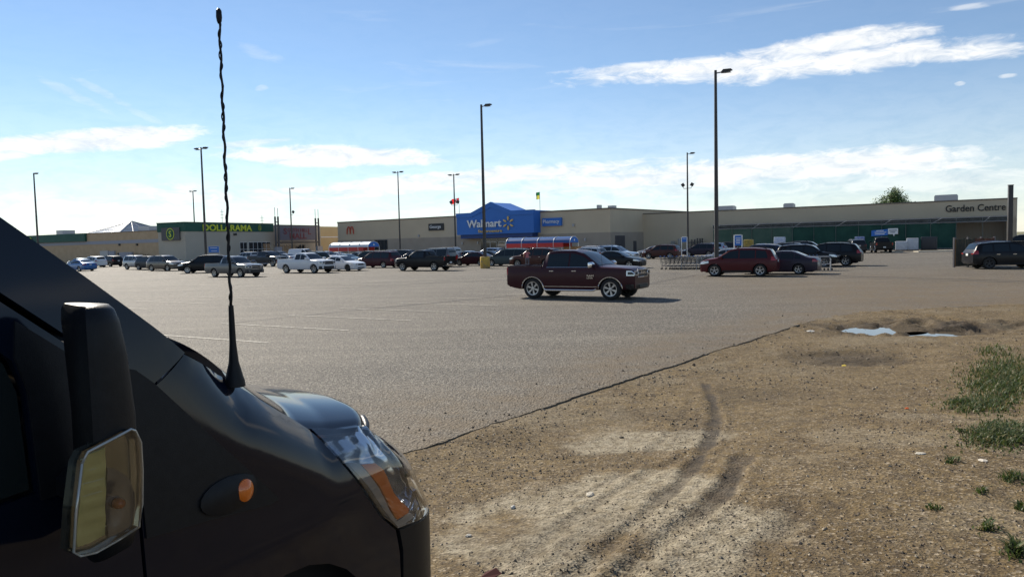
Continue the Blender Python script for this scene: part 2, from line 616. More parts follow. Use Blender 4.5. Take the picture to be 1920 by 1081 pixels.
def ground_material(name, asphalt):
    m = bpy.data.materials.new(name)
    m.use_nodes = True
    nt = m.node_tree
    b = nt.nodes['Principled BSDF']
    N, L = nt.nodes.new, nt.links.new
    geo = N('ShaderNodeNewGeometry')

    def nz(scale, det=5, rough=.55, stretch=None, rot=0.0):
        t = N('ShaderNodeTexNoise')
        t.inputs['Scale'].default_value = scale
        t.inputs['Detail'].default_value = det
        t.inputs['Roughness'].default_value = rough
        if stretch:
            mp = N('ShaderNodeMapping')
            mp.inputs['Scale'].default_value = stretch
            mp.inputs['Rotation'].default_value = (0, 0, rot)
            L(geo.outputs['Position'], mp.inputs[0])
            L(mp.outputs[0], t.inputs['Vector'])
        else:
            L(geo.outputs['Position'], t.inputs['Vector'])
        return t.outputs[0]

    def rng(v, a, b_, c=0.0, d=1.0):
        r = N('ShaderNodeMapRange')
        r.inputs[1].default_value, r.inputs[2].default_value, r.inputs[3].default_value, r.inputs[4].default_value = a, b_, c, d
        L(v, r.inputs[0])
        return r.outputs[0]

    def mix(f, a, b_):
        x = N('ShaderNodeMixRGB')
        L(f, x.inputs[0]) if hasattr(f, 'node') else setattr(x.inputs[0], 'default_value', f)
        for i, v in ((1, a), (2, b_)):
            if hasattr(v, 'node'):
                L(v, x.inputs[i])
            else:
                x.inputs[i].default_value = (*v, 1)
        return x.outputs[0]

    def at_(n):
        a = N('ShaderNodeAttribute')
        a.attribute_name = n
        return a.outputs['Fac']
    if asphalt:
        base = mix(rng(nz(.16, 4), .35, .65), (.092, .080, .066), (.138, .121, .098))
        # lane-wise wear and painted shading of low undulations, drawn out along the driving direction
        base = mix(rng(nz(1.0, 6, .6, (.05, .55, 1), math.radians(31)), .45, .75, 0, .9), base, (.066, .058, .049))
        base = mix(rng(nz(1.0, 5, .6, (.10, .9, 1), math.radians(20)), .5, .8, 0, .7), base, (.24, .212, .168))
        base = mix(rng(nz(.55, 6), .58, .72, 0, .35), base, (.075, .070, .064))
        agg = N('ShaderNodeTexVoronoi')
        agg.inputs['Scale'].default_value = 30
        L(geo.outputs['Position'], agg.inputs['Vector'])
        sepc = N('ShaderNodeSeparateColor')
        L(agg.outputs['Color'], sepc.inputs[0])
        base = mix(rng(sepc.outputs[0], .68, .96, 0, .8), base, (.33, .30, .25))
        base = mix(rng(sepc.outputs[1], .62, .96, 0, .8), base, (.045, .042, .038))
        base = mix(rng(nz(15, 4, .75), .49, .62, 0, .9), base, (.030, .027, .024))
        base = mix(rng(nz(21, 4, .75), .54, .66, 0, .85), base, (.40, .36, .29))
        dust = at_('dust')
        dn = N('ShaderNodeMath')
        dn.operation = 'MULTIPLY'
        L(dust, dn.inputs[0])
        L(rng(nz(1.4, 7, .65), .25, .62), dn.inputs[1])
        base = mix(dn.outputs[0], base, mix(rng(nz(22, 5), .35, .7), (.160, .118, .070), (.12, .088, .053)))
        L(base, b.inputs['Base Color'])
        b.inputs['Roughness'].default_value = .8
        b.inputs['Specular IOR Level'].default_value = .22
        bh = mix(.55, nz(30, 4, .75), agg.outputs['Distance'])
        bstr, bdis = 1.0, .04
    else:
        base = mix(rng(nz(.7, 6), .35, .65), (.178, .127, .060), (.125, .088, .043))
        base = mix(rng(nz(6.5, 7, .78), .42, .60, 0, .85), base, (.070, .051, .031))
        base = mix(rng(nz(2.2, 6, .6), .52, .68, 0, .6), base, (.200, .154, .094))
        pal = at_('pale')
        base = mix(rng(pal, 0.1, .9, 0, .88), base, mix(rng(nz(9, 5), .4, .65), (.31, .272, .20), (.18, .15, .10)))
        base = mix(rng(nz(19, 5, .75), .53, .66, 0, .8), base, (.045, .033, .021))
        base = mix(rng(nz(24, 5, .75), .55, .68, 0, .7), base, (.30, .245, .165))
        vor = N('ShaderNodeTexVoronoi')
        vor.inputs['Scale'].default_value = 44
        L(geo.outputs['Position'], vor.inputs['Vector'])
        sepc = N('ShaderNodeSeparateColor')
        L(vor.outputs['Color'], sepc.inputs[0])
        base = mix(rng(sepc.outputs[0], .86, .98, 0, .6), base, (.36, .30, .22))
        base = mix(rng(sepc.outputs[1], .76, .97, 0, .75), base, (.05, .038, .027))
        base = mix(rng(at_('wet'), 0.1, .95, 0, .88), base, mix(rng(nz(14, 5), .4, .65), (.030, .024, .018), (.066, .05, .034)))
        L(base, b.inputs['Base Color'])
        L(rng(at_('wet'), .3, 1, .95, .8), b.inputs['Roughness'])
        b.inputs['Specular IOR Level'].default_value = .15
        bh = mix(.28, nz(7.5, 8, .68), vor.outputs['Distance'])
        bstr, bdis = .8, .035
    bp = N('ShaderNodeBump')
    bp.inputs['Strength'].default_value = bstr
    bp.inputs['Distance'].default_value = bdis
    L(bh, bp.inputs['Height'])
    L(bp.outputs[0], b.inputs['Normal'])
    return m


def build_ground():
    # far land out to the horizon
    land = MB().add([(-3000, -600, -.32), (3000, -600, -.32), (3000, 5000, -.32), (-3000, 5000, -.32)], [(0, 1, 2, 3)]).build(
        'ground', noisy('far_land', (.10, .12, .05), (.20, .16, .09), .02, .95))
    tag(land, kind='structure')
    # bare dirt: a radial sheet, finest close by
    rad = [1.2]
    while rad[-1] < 75:
        rad.append(rad[-1] * (1.0085 if rad[-1] > 3.6 else 1.05))
    az = np.concatenate([np.linspace(-180, -48, 40)[:-1], np.linspace(-48, 48, 420), np.linspace(48, 180, 40)[1:]])
    R, A = np.meshgrid(np.array(rad), np.radians(az), indexing='ij')
    X, Y = R * np.sin(A), R * np.cos(A)
    z, wet, pale = dirt(X.ravel(), Y.ravel())
    n, m_ = R.shape
    vs = np.column_stack([X.ravel(), Y.ravel(), z])
    i, j = np.meshgrid(np.arange(n - 1), np.arange(m_ - 1), indexing='ij')
    a = (i * m_ + j).ravel()
    fs = np.column_stack([a, a + 1, a + 1 + m_, a + m_])[:, ::-1]
    me = bpy.data.meshes.new('dirt_lot')
    me.vertices.add(len(vs) + 1)
    allv = np.vstack([vs, [[0, 0, float(z[:m_].mean())]]])
    me.vertices.foreach_set('co', allv.ravel())
    tri = [(len(vs), k, k + 1) for k in range(m_ - 1)]
    nl = len(fs) * 4 + len(tri) * 3
    me.loops.add(nl)
    me.loops.foreach_set('vertex_index', np.concatenate([fs.ravel(), np.array(tri)[:, ::-1].ravel()]))
    me.polygons.add(len(fs) + len(tri))
    me.polygons.foreach_set('loop_start', np.concatenate([np.arange(len(fs)) * 4, len(fs) * 4 + np.arange(len(tri)) * 3]))
    me.polygons.foreach_set('use_smooth', np.ones(len(fs) + len(tri), dtype=bool))
    me.update(calc_edges=True)
    me.validate()
    attr(me, 'wet', np.append(wet, 0))
    attr(me, 'pale', np.append(pale, 0))
    o = obj('dirt_lot', me, ground_material('dirt', False))
    tag(o, kind='structure')

    # asphalt: a slab with a broken edge standing a few centimetres over the dirt
    rr = random.Random(3)
    edge = []
    for (ax, ay), (bx, by) in zip(EDGE[:-1], EDGE[1:]):
        l = math.hypot(bx - ax, by - ay)
        near = min(math.hypot(ax, ay), math.hypot(bx, by))
        k = max(1, int(l / (.05 if near < 22 else .6)))
        for q in range(k):
            edge.append((ax + (bx - ax) * q / k, ay + (by - ay) * q / k))
    edge.append(EDGE[-1])
    ex = np.array([p[0] for p in edge])
    ey = np.array([p[1] for p in edge])
    jit = fbm(ex * 3.5, ey * 3.5, 5, 5, .65) * .16 + fbm(ex * .6, ey * .6, 2, 9) * .10
    edge = [(x + j * .45, y - j * .9) for x, y, j in zip(ex, ey, jit)]
    outer = [(170, edge[-1][1] + 2), (170, 420), (-330, 420), (-330, edge[0][1])]
    poly = edge + outer
    ne = len(edge)
    pts = [Vector(p) for p in poly]
    eds = [(k, (k + 1) % len(poly)) for k in range(len(poly))]
    gx = []
    for st, x0, x1, y0, y1 in ((.6, -14, 22, 6, 40), (4, -100, 110, 30, 200)):
        xx, yy = np.meshgrid(np.arange(x0, x1, st), np.arange(y0, y1, st))
        xx = xx.ravel() + np.random.RandomState(1).uniform(-.1, .1, xx.size)
        yy = yy.ravel()
        d, _, sg = poly_dist(xx, yy, EDGE)
        ok = (d * sg) < -.5
        gx += [Vector((p, q)) for p, q in zip(xx[ok], yy[ok])]
    res = delaunay_2d_cdt(pts + gx, eds, [list(range(len(poly)))], 1, 1e-6)
    v2, f2 = res[0], res[2]
    vx = np.array([v.x for v in v2])
    vy = np.array([v.y for v in v2])
    d, par, sg = poly_dist(vx, vy, EDGE)
    dust = np.clip(np.maximum.reduce([.95 * sstep(1.3, .0, d) * .8, .95 * sstep(4.5, 13, vx - .05 * vy) * sstep(62, 24, vy), sstep(3.5, .3, d + 3 * fbm(vx * .5, vy * .5, 3, 4)) * .75]), 0, 1)
    zz = .012 * fbm(vx * .25, vy * .25, 3, 6) * sstep(0, 2, d)
    verts = [(x, y, z_) for x, y, z_ in zip(vx, vy, zz)]
    faces = [tuple(f) for f in f2]
    skirt0 = len(verts)
    verts += [(p[0] + .02, p[1] - .035, -.17) for p in edge]
    # cdt keeps input order for the first points
    faces += [(k, skirt0 + k, skirt0 + k + 1, k + 1) for k in range(ne - 1)]
    me = bpy.data.meshes.new('asphalt_lot')
    me.from_pydata(verts, [], faces)
    bm = bmesh.new()
    bm.from_mesh(me)
    for f in bm.faces:
        if f.normal.z < -.3:
            f.normal_flip()
    bm.to_mesh(me)
    bm.free()
    attr(me, 'dust', np.concatenate([dust, np.full(ne, .5)]))
    o = obj('asphalt_lot', me, ground_material('asphalt', True))
    tag(o, kind='structure')

    # faded stall lines, 5.5 m long
    lm = noisy('line_paint', (.17, .155, .13), (.50, .47, .40), 9, .8, detail=8, lo=.38, hi=.66)
    base = Vector((-6.05, 18.4, 0))
    for row in range(4):
        mb = MB()
        for k in range(-2, 26):
            p = base + E_PX * (2.75 * k) - E_AX * (13.5 * row) + E_AX * (rr.uniform(-.2, .2))
            q = p - E_AX * (5.4 if row % 2 == 0 else 5.2)
            if p.y < 12 or p.y > 90:
                continue
            nrm = E_PX * .05
            mb.add([p - nrm, q - nrm, q + nrm, p + nrm], [(0, 1, 2, 3)])
        mb.v = [(a, b_, .012) for a, b_, c in mb.v]
        o = mb.build('stall_lines', lm)
        tag(o, kind='structure')
    # old seams sealed dark; the rightmost one paints in a lamp post's shadow
    sm = noisy('seam_shadow_dark', (.035, .032, .03), (.07, .062, .055), 3, .75)
    for pp in ([(1180, 541), (1223, 531.5), (1262, 523), (1307, 515.5), (1340, 511)], [(1490, 518), (1560, 520.5), (1660, 523), (1780, 526), (1925, 530)],
               [(430, 606), (560, 592), (700, 578), (830, 566), (960, 554)], [(200, 552), (420, 541), (640, 532), (860, 524)], [(640, 540), (800, 531), (960, 524)]):
        wl = smooth_line([(G(*p).x, G(*p).y) for p in pp], 2)
        mb = MB()
        q = []
        for k, (x, y) in enumerate(wl):
            jx = rr.uniform(-.05, .05)
            w_ = rr.uniform(.05, .11)
            q.append((x + jx, y + jx - w_))
            q.append((x + jx, y + jx + w_))
        mb.add([(a, b_, .010) for a, b_ in q], [(2 * k, 2 * k + 2, 2 * k + 3, 2 * k + 1) for k in range(len(wl) - 1)])
        tag(mb.build('seam_and_shadow_line', sm), kind='structure')

    # puddles: still muddy water in the pits
    wm = mat('muddy_water', (.10, .08, .055), .02, spec=.6)
    for (c, a, b_) in PUD[:2]:
        n = 28
        o = MB().add([(c.x + 1.45 * a * math.cos(2 * PI * k / n), c.y + 1.45 * b_ * math.sin(2 * PI * k / n), -.05 - .004 * (a < .9)) for k in range(n)], [tuple(range(n))]).build('puddle', wm)
        tag(o, kind='structure')


build_ground()

# ================================================================== BUILDINGS
class Wall:
    """a facade line: p0 -> p1 left to right; local x along it, local -y outwards, z up"""

    def __init__(s, p0, p1):
        s.p0 = Vector((p0.x, p0.y, 0))
        s.p1 = Vector((p1.x, p1.y, 0))
        s.len = (s.p1 - s.p0).length
        s.u = (s.p1 - s.p0).normalized()
        s.n = Vector((s.u.y, -s.u.x, 0))
        s.rz = math.atan2(s.u.y, s.u.x)

    def hit(s, px, py, off=0.0):
        d = ray(px, py)
        k = ((s.p0 + s.n * off - CAMP).dot(s.n)) / d.dot(s.n)
        p = CAMP + d * k
        return (p - s.p0).dot(s.u), p.z


M_TAN = noisy('stucco_tan', (.56, .46, .325), (.60, .495, .35), .25, .9, .15, 30)
M_TAN2 = noisy('stucco_ochre', (.60, .45, .24), (.63, .48, .26), .3, .9, .15, 30)
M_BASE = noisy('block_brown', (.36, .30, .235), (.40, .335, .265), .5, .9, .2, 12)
M_CAP = mat('parapet_cap', (.16, .13, .10), .6)
M_BLUE = noisy('panel_blue', (.035, .16, .52), (.042, .18, .56), .2, .55)
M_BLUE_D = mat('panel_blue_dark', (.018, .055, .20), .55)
M_WHITE = mat('sign_white', (.80, .80, .78), .5)
M_YEL = mat('sign_amber', (.78, .52, .16), .5)
M_BLACK = mat('sign_black', (.02, .02, .02), .5)
M_GLASS = mat('glazing', (.025, .03, .035), .05, spec=.6)
M_FRAME = mat('frame_grey', (.42, .42, .42), .5, .3)
M_ROOF = mat('roof_gravel', (.3, .29, .27), .95)
M_GALV = mat('galvanised', (.42, .43, .45), .45, .6)
M_GREEN = noisy('fascia_green', (.012, .085, .058), (.018, .10, .07), .3, .6)
M_SIGNYEL = mat('sign_yellow', (.62, .68, .04), .5)
M_BRICK = noisy('brick_buff', (.50, .355, .215), (.56, .41, .255), .8, .9, .2, 10)
M_STRIPE = mat('band_grey_blue', (.36, .36, .39), .8)
M_GREYW = noisy('stucco_grey', (.48, .43, .345), (.52, .465, .375), .3, .9, .15, 30)
M_STEEL = mat('painted_steel', (.09, .085, .09), .5, .2)
M_MAROON = mat('letter_maroon', (.16, .02, .035), .6)


def put_text(parent, s, x, z, w, h, m, y=-.05, depth=.05, offset=0.0, name='lettering'):
    me = fit_mesh(text_mesh(s, 1.0, depth, offset), w, h)
    me.materials.append(m)
    o = obj(name, me, None, parent, (x, y, z), (PI / 2, 0, 0))
    return o


def window_grid(parent, x0, x1, z0, z1, nx, nz, y, fm=M_FRAME, name='window'):
    f = MB()
    fw = .07
    f.box(x0, x1, y - .06, y + .02, z1 - fw, z1).box(x0, x1, y - .06, y + .02, z0, z0 + fw)
    for i in range(nx + 1):
        xc = x0 + (x1 - x0) * i / nx
        a, b = max(x0, xc - fw / 2), min(x1, xc + fw / 2)
        f.box(a, b, y - .055, y + .02, z0 + fw, z1 - fw)
    for k in range(1, nz):
        zc = z0 + (z1 - z0) * k / nz
        f.box(x0, x1, y - .05, y + .02, zc - .03, zc + .03)
    fo = f.build(name, fm, parent)
    for i in range(nx):
        for k in range(nz):
            a, b = x0 + (x1 - x0) * i / nx + .03, x0 + (x1 - x0) * (i + 1) / nx - .03
            c, d = z0 + (z1 - z0) * k / nz + .03, z0 + (z1 - z0) * (k + 1) / nz - .03
            MB().box(a, b, y - .02, y - .008, c, d).build('pane', M_GLASS, fo)
    return fo


def build_supermarket():
    W = Wall(at(635, 481, 172), at(1145, 476, 129))
    t = thing('supermarket', 'long tan big-box store with blue gabled entrance and white Walmart letters', 'store', W.p0, W.rz)
    H = (W.hit(640, 417)[1] + W.hit(1145, 392)[1]) / 2
    zb = W.hit(780, 446)[1]
    L_ = W.len
    MB().box(0, L_, 0, 42, zb, H).build('upper_wall', M_TAN, t)
    MB().box(-.06, L_ + .06, -.06, 42, 0, zb).build('lower_wall', M_BASE, t)
    MB().box(-.1, L_ + .1, -.1, 42.1, H, H + .22).build('parapet_cap', M_CAP, t)
    # entrance tower
    off = 2.2
    pts = [W.hit(*p, off) for p in ((857.5, 440.6), (856, 401), (883, 400), (920, 379.5), (959, 395.5), (1000, 394), (998.5, 436))]
    zbt = (pts[0][1] + pts[6][1]) / 2
    zsh = (pts[1][1] + pts[2][1] + pts[4][1] + pts[5][1]) / 4
    x0, x1 = pts[1][0], pts[5][0]
    poly = [(x0, zbt), (x0, zsh), (pts[2][0], zsh), (pts[3][0], pts[3][1]), (pts[4][0], zsh), (x1, zsh), (x1, zbt)]
    tower = MB().prism(poly[::-1], -off, 4.0, lambda a, b, d: (a, d, b)).build('entrance_tower', M_BLUE, t)
    # raised border following the gable
    bw = .75
    inner = [(x0 + .002, zsh - bw), (pts[2][0] + .2, zsh - bw), (pts[3][0], pts[3][1] - bw * 1.2), (pts[4][0] - .2, zsh - bw), (x1 - .002, zsh - bw)]
    outer = [(x0 - .12, zsh + .1), (pts[2][0], zsh + .1), (pts[3][0], pts[3][1] + .12), (pts[4][0], zsh + .1), (x1 + .12, zsh + .1)]
    mb = MB()
    for i in range(4):
        mb.prism([inner[i], inner[i + 1], outer[i + 1], outer[i]], -off - .14, -off + .5, lambda a, b, d: (a, d, b))
    mb.build('gable_trim', M_BLUE, tower)
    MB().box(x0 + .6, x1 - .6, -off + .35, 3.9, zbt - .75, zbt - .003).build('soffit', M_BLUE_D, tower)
    # letters
    xa, za = W.hit(877, 427.6, off)
    xb, zc = W.hit(941, 415, off)
    put_text(tower, 'Walmart', xa, W.hit(910, 426, off)[1], xb - xa, W.hit(880, 413.5, off)[1] - W.hit(880, 427.6, off)[1], M_WHITE, -off - .16, .1, .018)
    xs, _ = W.hit(897, 430, off)
    put_text(tower, 'Supercentre', xs, W.hit(925, 437.0, off)[1], W.hit(942, 430, off)[0] - xs, W.hit(925, 429.8, off)[1] - W.hit(925, 437, off)[1], M_YEL, -off - .1, .05, .012)
    cx, cz = W.hit(953.7, 418, off)
    R = (W.hit(953.7, 405, off)[1] - W.hit(953.7, 431, off)[1]) / 2
    for k in range(6):
        a = PI / 2 + k * PI / 3
        mb = MB()
        ca, sa = math.cos(a), math.sin(a)
        oval = []
        for q in range(14):
            th = 2 * PI * q / 14
            r_ = R * .68 + R * .32 * math.cos(th)
            w_ = R * (.115 + .03 * math.cos(th)) * math.sin(th)
            oval.append((cx + r_ * ca - w_ * sa, cz + r_ * sa + w_ * ca))
        mb.prism(oval, -off - .26, -off - .05, lambda p, q_, d: (p, d, q_))
        mb.build('spark_petal', M_YEL, tower)
    # glazed entrance under the tower
    ex0, ex1 = W.hit(903, 455, .3)[0], W.hit(992, 452, .3)[0]
    MB().box(ex0 - .4, ex1 + .4, -.09, -.063, .02, zbt - .8).build('entrance_recess', M_GLASS, t)
    window_grid(t, ex0, ex1, 2.75, zbt - .85, 6, 1, -.14, M_FRAME, 'transom_window')
    for i in range(3):
        a = ex0 + (ex1 - ex0) * (.04 + .32 * i)
        b = a + (ex1 - ex0) * .28
        window_grid(t, a, b, .05, 2.6, 2, 1, -.14, M_WHITE, 'door')
    # small front window left of the shelter
    a, b = W.hit(703, 455)[0], W.hit(727, 455)[0]
    window_grid(t, a, b, W.hit(715, 468)[1], W.hit(715, 449.5)[1], 4, 1, -.1, M_STEEL)
    # signs on the wall
    a, za = W.hit(804.5, 432.5)
    b, zb2 = W.hit(832.5, 419)
    zc1, zc2 = W.hit(818, 432)[1], W.hit(818, 419)[1]
    pan = MB().box(a, b, -.16, .01, zc1, zc2).build('signboard', M_BLACK, t)
    pan['label'] = 'black signboard with white George lettering'
    put_text(pan, 'George', a + (b - a) * .09, zc1 + (zc2 - zc1) * .2, (b - a) * .74, (zc2 - zc1) * .58, M_WHITE, -.19, .02, .01)
    a, b = W.hit(1019, 415)[0], W.hit(1054.5, 415)[0]
    zc1, zc2 = W.hit(1037, 423.5)[1], W.hit(1037, 408.5)[1]
    pan = MB().box(a, b, -.45, .01, zc1, zc2).build('signboard', M_BLUE, t)
    pan['label'] = 'blue signboard with white Pharmacy lettering'
    put_text(pan, 'Pharmacy', a + (b - a) * .06, zc1 + (zc2 - zc1) * .2, (b - a) * .84, (zc2 - zc1) * .6, M_WHITE, -.48, .02, .004)
    # the double-arch emblem
    a, b = W.hit(651.5, 432)[0], W.hit(663.5, 432)[0]
    zc1, zc2 = W.hit(657, 438.5)[1], W.hit(657, 425)[1]
    pts = []
    for s in range(2):
        for q in range(9):
            th = PI - PI * q / 8
            pts.append((a + (b - a) * (.25 + .5 * s) + (b - a) * .25 * math.cos(th), -.16, zc1 + (zc2 - zc1) * math.sin(th) ** .8))
    MB().tube(pts, .13, 6).build('arch_emblem', mat('emblem_red', (.55, .06, .03), .5), t)
    # wall lamps, notices, right-hand service doors
    for (px, py) in ((786, 424 + 18), (1008, 433), (1076, 422), (868, 456), (897, 455), (1098, 449)):
        x, z = W.hit(px, py)
        MB().box(x - .15, x + .15, -.3, 0, z - .25, z + .25).build('wall_lamp', M_FRAME, t)
    # side wall fittings on the return at the right
    for (y0, y1, z1, m) in ((1.5, 5.0, 3.2, M_STEEL), (8.2, 9.4, 2.2, M_STEEL)):
        MB().box(L_ + .02, L_ + .12, y0, y1, .02, z1).build('service_door', m, t)
    # roof units
    for (u, y, w, h) in ((L_ * .97, 3, 1.2, .5), (L_ * .93, 4, .5, .8)):
        MB().box(u, u + w, y, y + 1, H + .15, H + .22 + h).build('roof_vent', M_GALV, t)
    return W, H


def build_wing():
    W = Wall(at(1203, 472, 139), at(1905, 463, 108))
    t = thing('garden_centre_building', 'low tan store wing with black Garden Centre lettering behind green fence', 'store', W.p0, W.rz)
    H = (W.hit(1215, 402)[1] + W.hit(1900, 372)[1]) / 2
    zf = W.hit(1700, 411)[1]
    L_ = W.len
    MB().box(0, L_, 0, 26, zf - .4, H).build('fascia_wall', M_TAN, t)
    xs = W.hit(1790, 430)[0]
    MB().box(0, xs, .02, 25.9, 0, zf - .4).build('lower_wall', M_TAN, t)
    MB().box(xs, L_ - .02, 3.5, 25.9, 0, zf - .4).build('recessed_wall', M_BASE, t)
    MB().box(L_ - 1.2, L_ - .03, .02, 3.5, 0, zf - .4).build('corner_pier', M_TAN, t)
    MB().box(-.0, L_ + .08, -.08, 26.1, H, H + .18).build('parapet_cap', M_CAP, t)
    MB().box(L_ + .003, L_ + .06, .05, 25.8, 0, H - .01).build('end_wall', mat('stucco_pale', (.55, .54, .5), .9), t)
    xa, xb = W.hit(1773, 390)[0], W.hit(1886, 390)[0]
    zt, zl = W.hit(1776, 384.5)[1], W.hit(1776, 397.5)[1]
    zt2, zl2 = W.hit(1884, 382.5)[1], W.hit(1884, 394.0)[1]
    put_text(t, 'Garden Centre', xa, (zl + zl2) / 2, xb - xa, ((zt - zl) + (zt2 - zl2)) / 2 * 1.05, M_BLACK, -.06, .05, .012)
    x, z = W.hit(1915, 393)
    # stored goods along the foot of the left wall
    for (px0, px1, h, m) in ((1262, 1268, 2.0, M_FRAME), (1275, 1279, 2.4, M_FRAME), (1293, 1306, 2.2, M_STEEL), (1310, 1320, 2.4, M_STEEL)):
        a, b = W.hit(px0, 465)[0], W.hit(px1, 465)[0]
        f = MB()
        for q in range(3):
            f.box(a, b, -1.0, -.9, h * q / 3 + .15, h * q / 3 + .3)
        for q in (a, (a + b) / 2, b - .1):
            f.box(q, q + .1, -1.05, -.6, 0, h)
        f.build('display_rack', m, t)
    # roof units
    for (px0, px1, ytop, back) in ((1326, 1362, 390, 4), (1456, 1474, 386.5, 5), (1747, 1793, 369.5, 6)):
        a, b = W.hit(px0, 395)[0], W.hit(px1, 395)[0]
        z = H + .2 + (.75 if px0 < 1700 else 1.0)
        MB().box(a, b, back, back + 2.2, H + .16, z).box(a + .1, b - .1, back + .2, back + 1.9, z, z + .12).build('rooftop_unit', M_GALV, t)
    return W, H


def build_garden_fence(W):
    off = 4.0
    x0, x1 = W.hit(1337, 462, off)[0], W.hit(1893, 455, off)[0]
    t = thing('garden_fence', 'tall chain link fence hung with dark green privacy mesh along garden centre', 'fence', W.p0 + W.n * off + W.u * x0, W.rz)
    L_ = x1 - x0
    zf = W.hit(1540, 424, off)[1]
    ztop = W.hit(1540, 416, off)[1]
    mesh_m = noisy('green_mesh', (.010, .050, .038), (.02, .075, .055), .6, .85, .3, 6)
    mesh_p = noisy('green_mesh_thin', (.05, .10, .075), (.075, .125, .095), .6, .85, .3, 6)
    nb = int(L_ / 3.05)
    step = L_ / nb
    rail = MB().tube([(0, 0, zf), (L_, 0, zf)], .03, 6).tube([(0, 0, ztop), (L_, 0, ztop)], .03, 6).tube([(0, 0, .1), (L_, 0, .1)], .03, 6)
    rail.build('rail', M_GALV, t)
    rr = random.Random(5)
    for i in range(nb + 1):
        MB().tube([(i * step, 0, 0), (i * step, 0, ztop + .1)], .035, 6).build('post', mat('fence_post', (.14, .16, .15), .6, .3), t)
        if i % 2 == 0:
            MB().tube([(i * step + .1, -.05, zf - .1), (i * step + 1.2 + rr.uniform(-.3, .4), -.3, ztop + .05)], .035, 5).build('brace', M_GALV, t)
    nfab = int(nb * .87)
    for i in range(nfab):
        mb = MB()
        n = 7
        vs = []
        for k in range(n):
            x = i * step + .04 + (step - .08) * k / (n - 1)
            y = .07 + .03 * math.sin(k * 1.7 + i)
            top = zf - .03 - (.0 if k in (0, n - 1) else rr.uniform(0, .10))
            vs += [(x, y, .12), (x, y, top)]
        mb.add(vs, [(2 * k, 2 * k + 2, 2 * k + 3, 2 * k + 1) for k in range(n - 1)])
        mb.build('mesh_panel', mesh_p if i < 4 else mesh_m, t)
    MB().box(0, L_, .05, .09, zf + .03, ztop - .03).build('painted_shade_strip', noisy('strip_dark', (.02, .024, .022), (.06, .065, .06), 1.2, .9), t)  # dark panel added to make the gap above the mesh look shaded
    # open wire in the upper strip and at the right end
    for i in range(3):
        z = zf + (ztop - zf) * (i + .5) / 3
        MB().tube([(0, 0, z), (L_, 0, z)], .012, 4).build('wire', M_GALV, t)
    mb = MB()
    for k in range(40):
        x = (nfab * step) + k * (L_ - nfab * step) / 40
        mb.tube([(x, 0, .1), (x, 0, zf)], .006, 3, False)
    mb.build('wire_mesh', M_GALV, t)
    # dark canopy netting slung from wall to fence
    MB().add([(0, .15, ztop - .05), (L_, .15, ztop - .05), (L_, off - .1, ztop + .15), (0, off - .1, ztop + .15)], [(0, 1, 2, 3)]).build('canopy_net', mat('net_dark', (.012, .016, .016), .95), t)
    # banner
    Wf = Wall(W.p0 + W.n * off, W.p1 + W.n * off)
    bx0, bx1, bx2 = Wf.hit(1634, 440)[0], Wf.hit(1665, 435)[0], Wf.hit(1684, 435)[0]
    zb0, zb1 = Wf.hit(1660, 441)[1], Wf.hit(1660, 429.5)[1]
    bt = thing('banner', 'blue banner with white speech bubble hung on the green fence', 'banner', Wf.p0 + Wf.n * .12 + Wf.u * bx0, W.rz)
    w1, w2 = bx1 - bx0, bx2 - bx0
    MB().prism([(0, zb0 - .1), (w1, zb0), (w1, zb1), (0, zb1 - .15)], -.02, 0, lambda a, b, d: (a, d, b)).build('blue_panel', M_BLUE, bt)
    hh = zb1 - zb0
    MB().prism([(w1 + .02, zb0 + .15), (w1 + (w2 - w1) * .5, zb0 + .15), (w1 + (w2 - w1) * .6, zb0 - .2), (w1 + (w2 - w1) * .68, zb0 + .15), (w2, zb0 + .15), (w2, zb1 + .1), (w1 + .02, zb1 + .1)], -.02, 0, lambda a, b, d: (a, d, b)).build('speech_bubble', M_WHITE, bt)
    for i, (fx0, fx1) in enumerate(((.3, .75), (.2, .9), (.22, .8))):
        z = zb0 + hh * (.78 - .28 * i)
        MB().box(w1 * fx0, w1 * fx1, -.03, -.021, z - .05, z + .05).build('text_line', M_WHITE, bt)
    for i in range(2):
        z = zb0 + .15 + hh * (.62 - .3 * i)
        MB().box(w1 + (w2 - w1) * (.12 + .12 * i), w1 + (w2 - w1) * (.88 - .15 * i), -.03, -.021, z - .06, z + .06).build('text_line', mat('ink_grey', (.12, .14, .2), .6), bt)
    return Wf


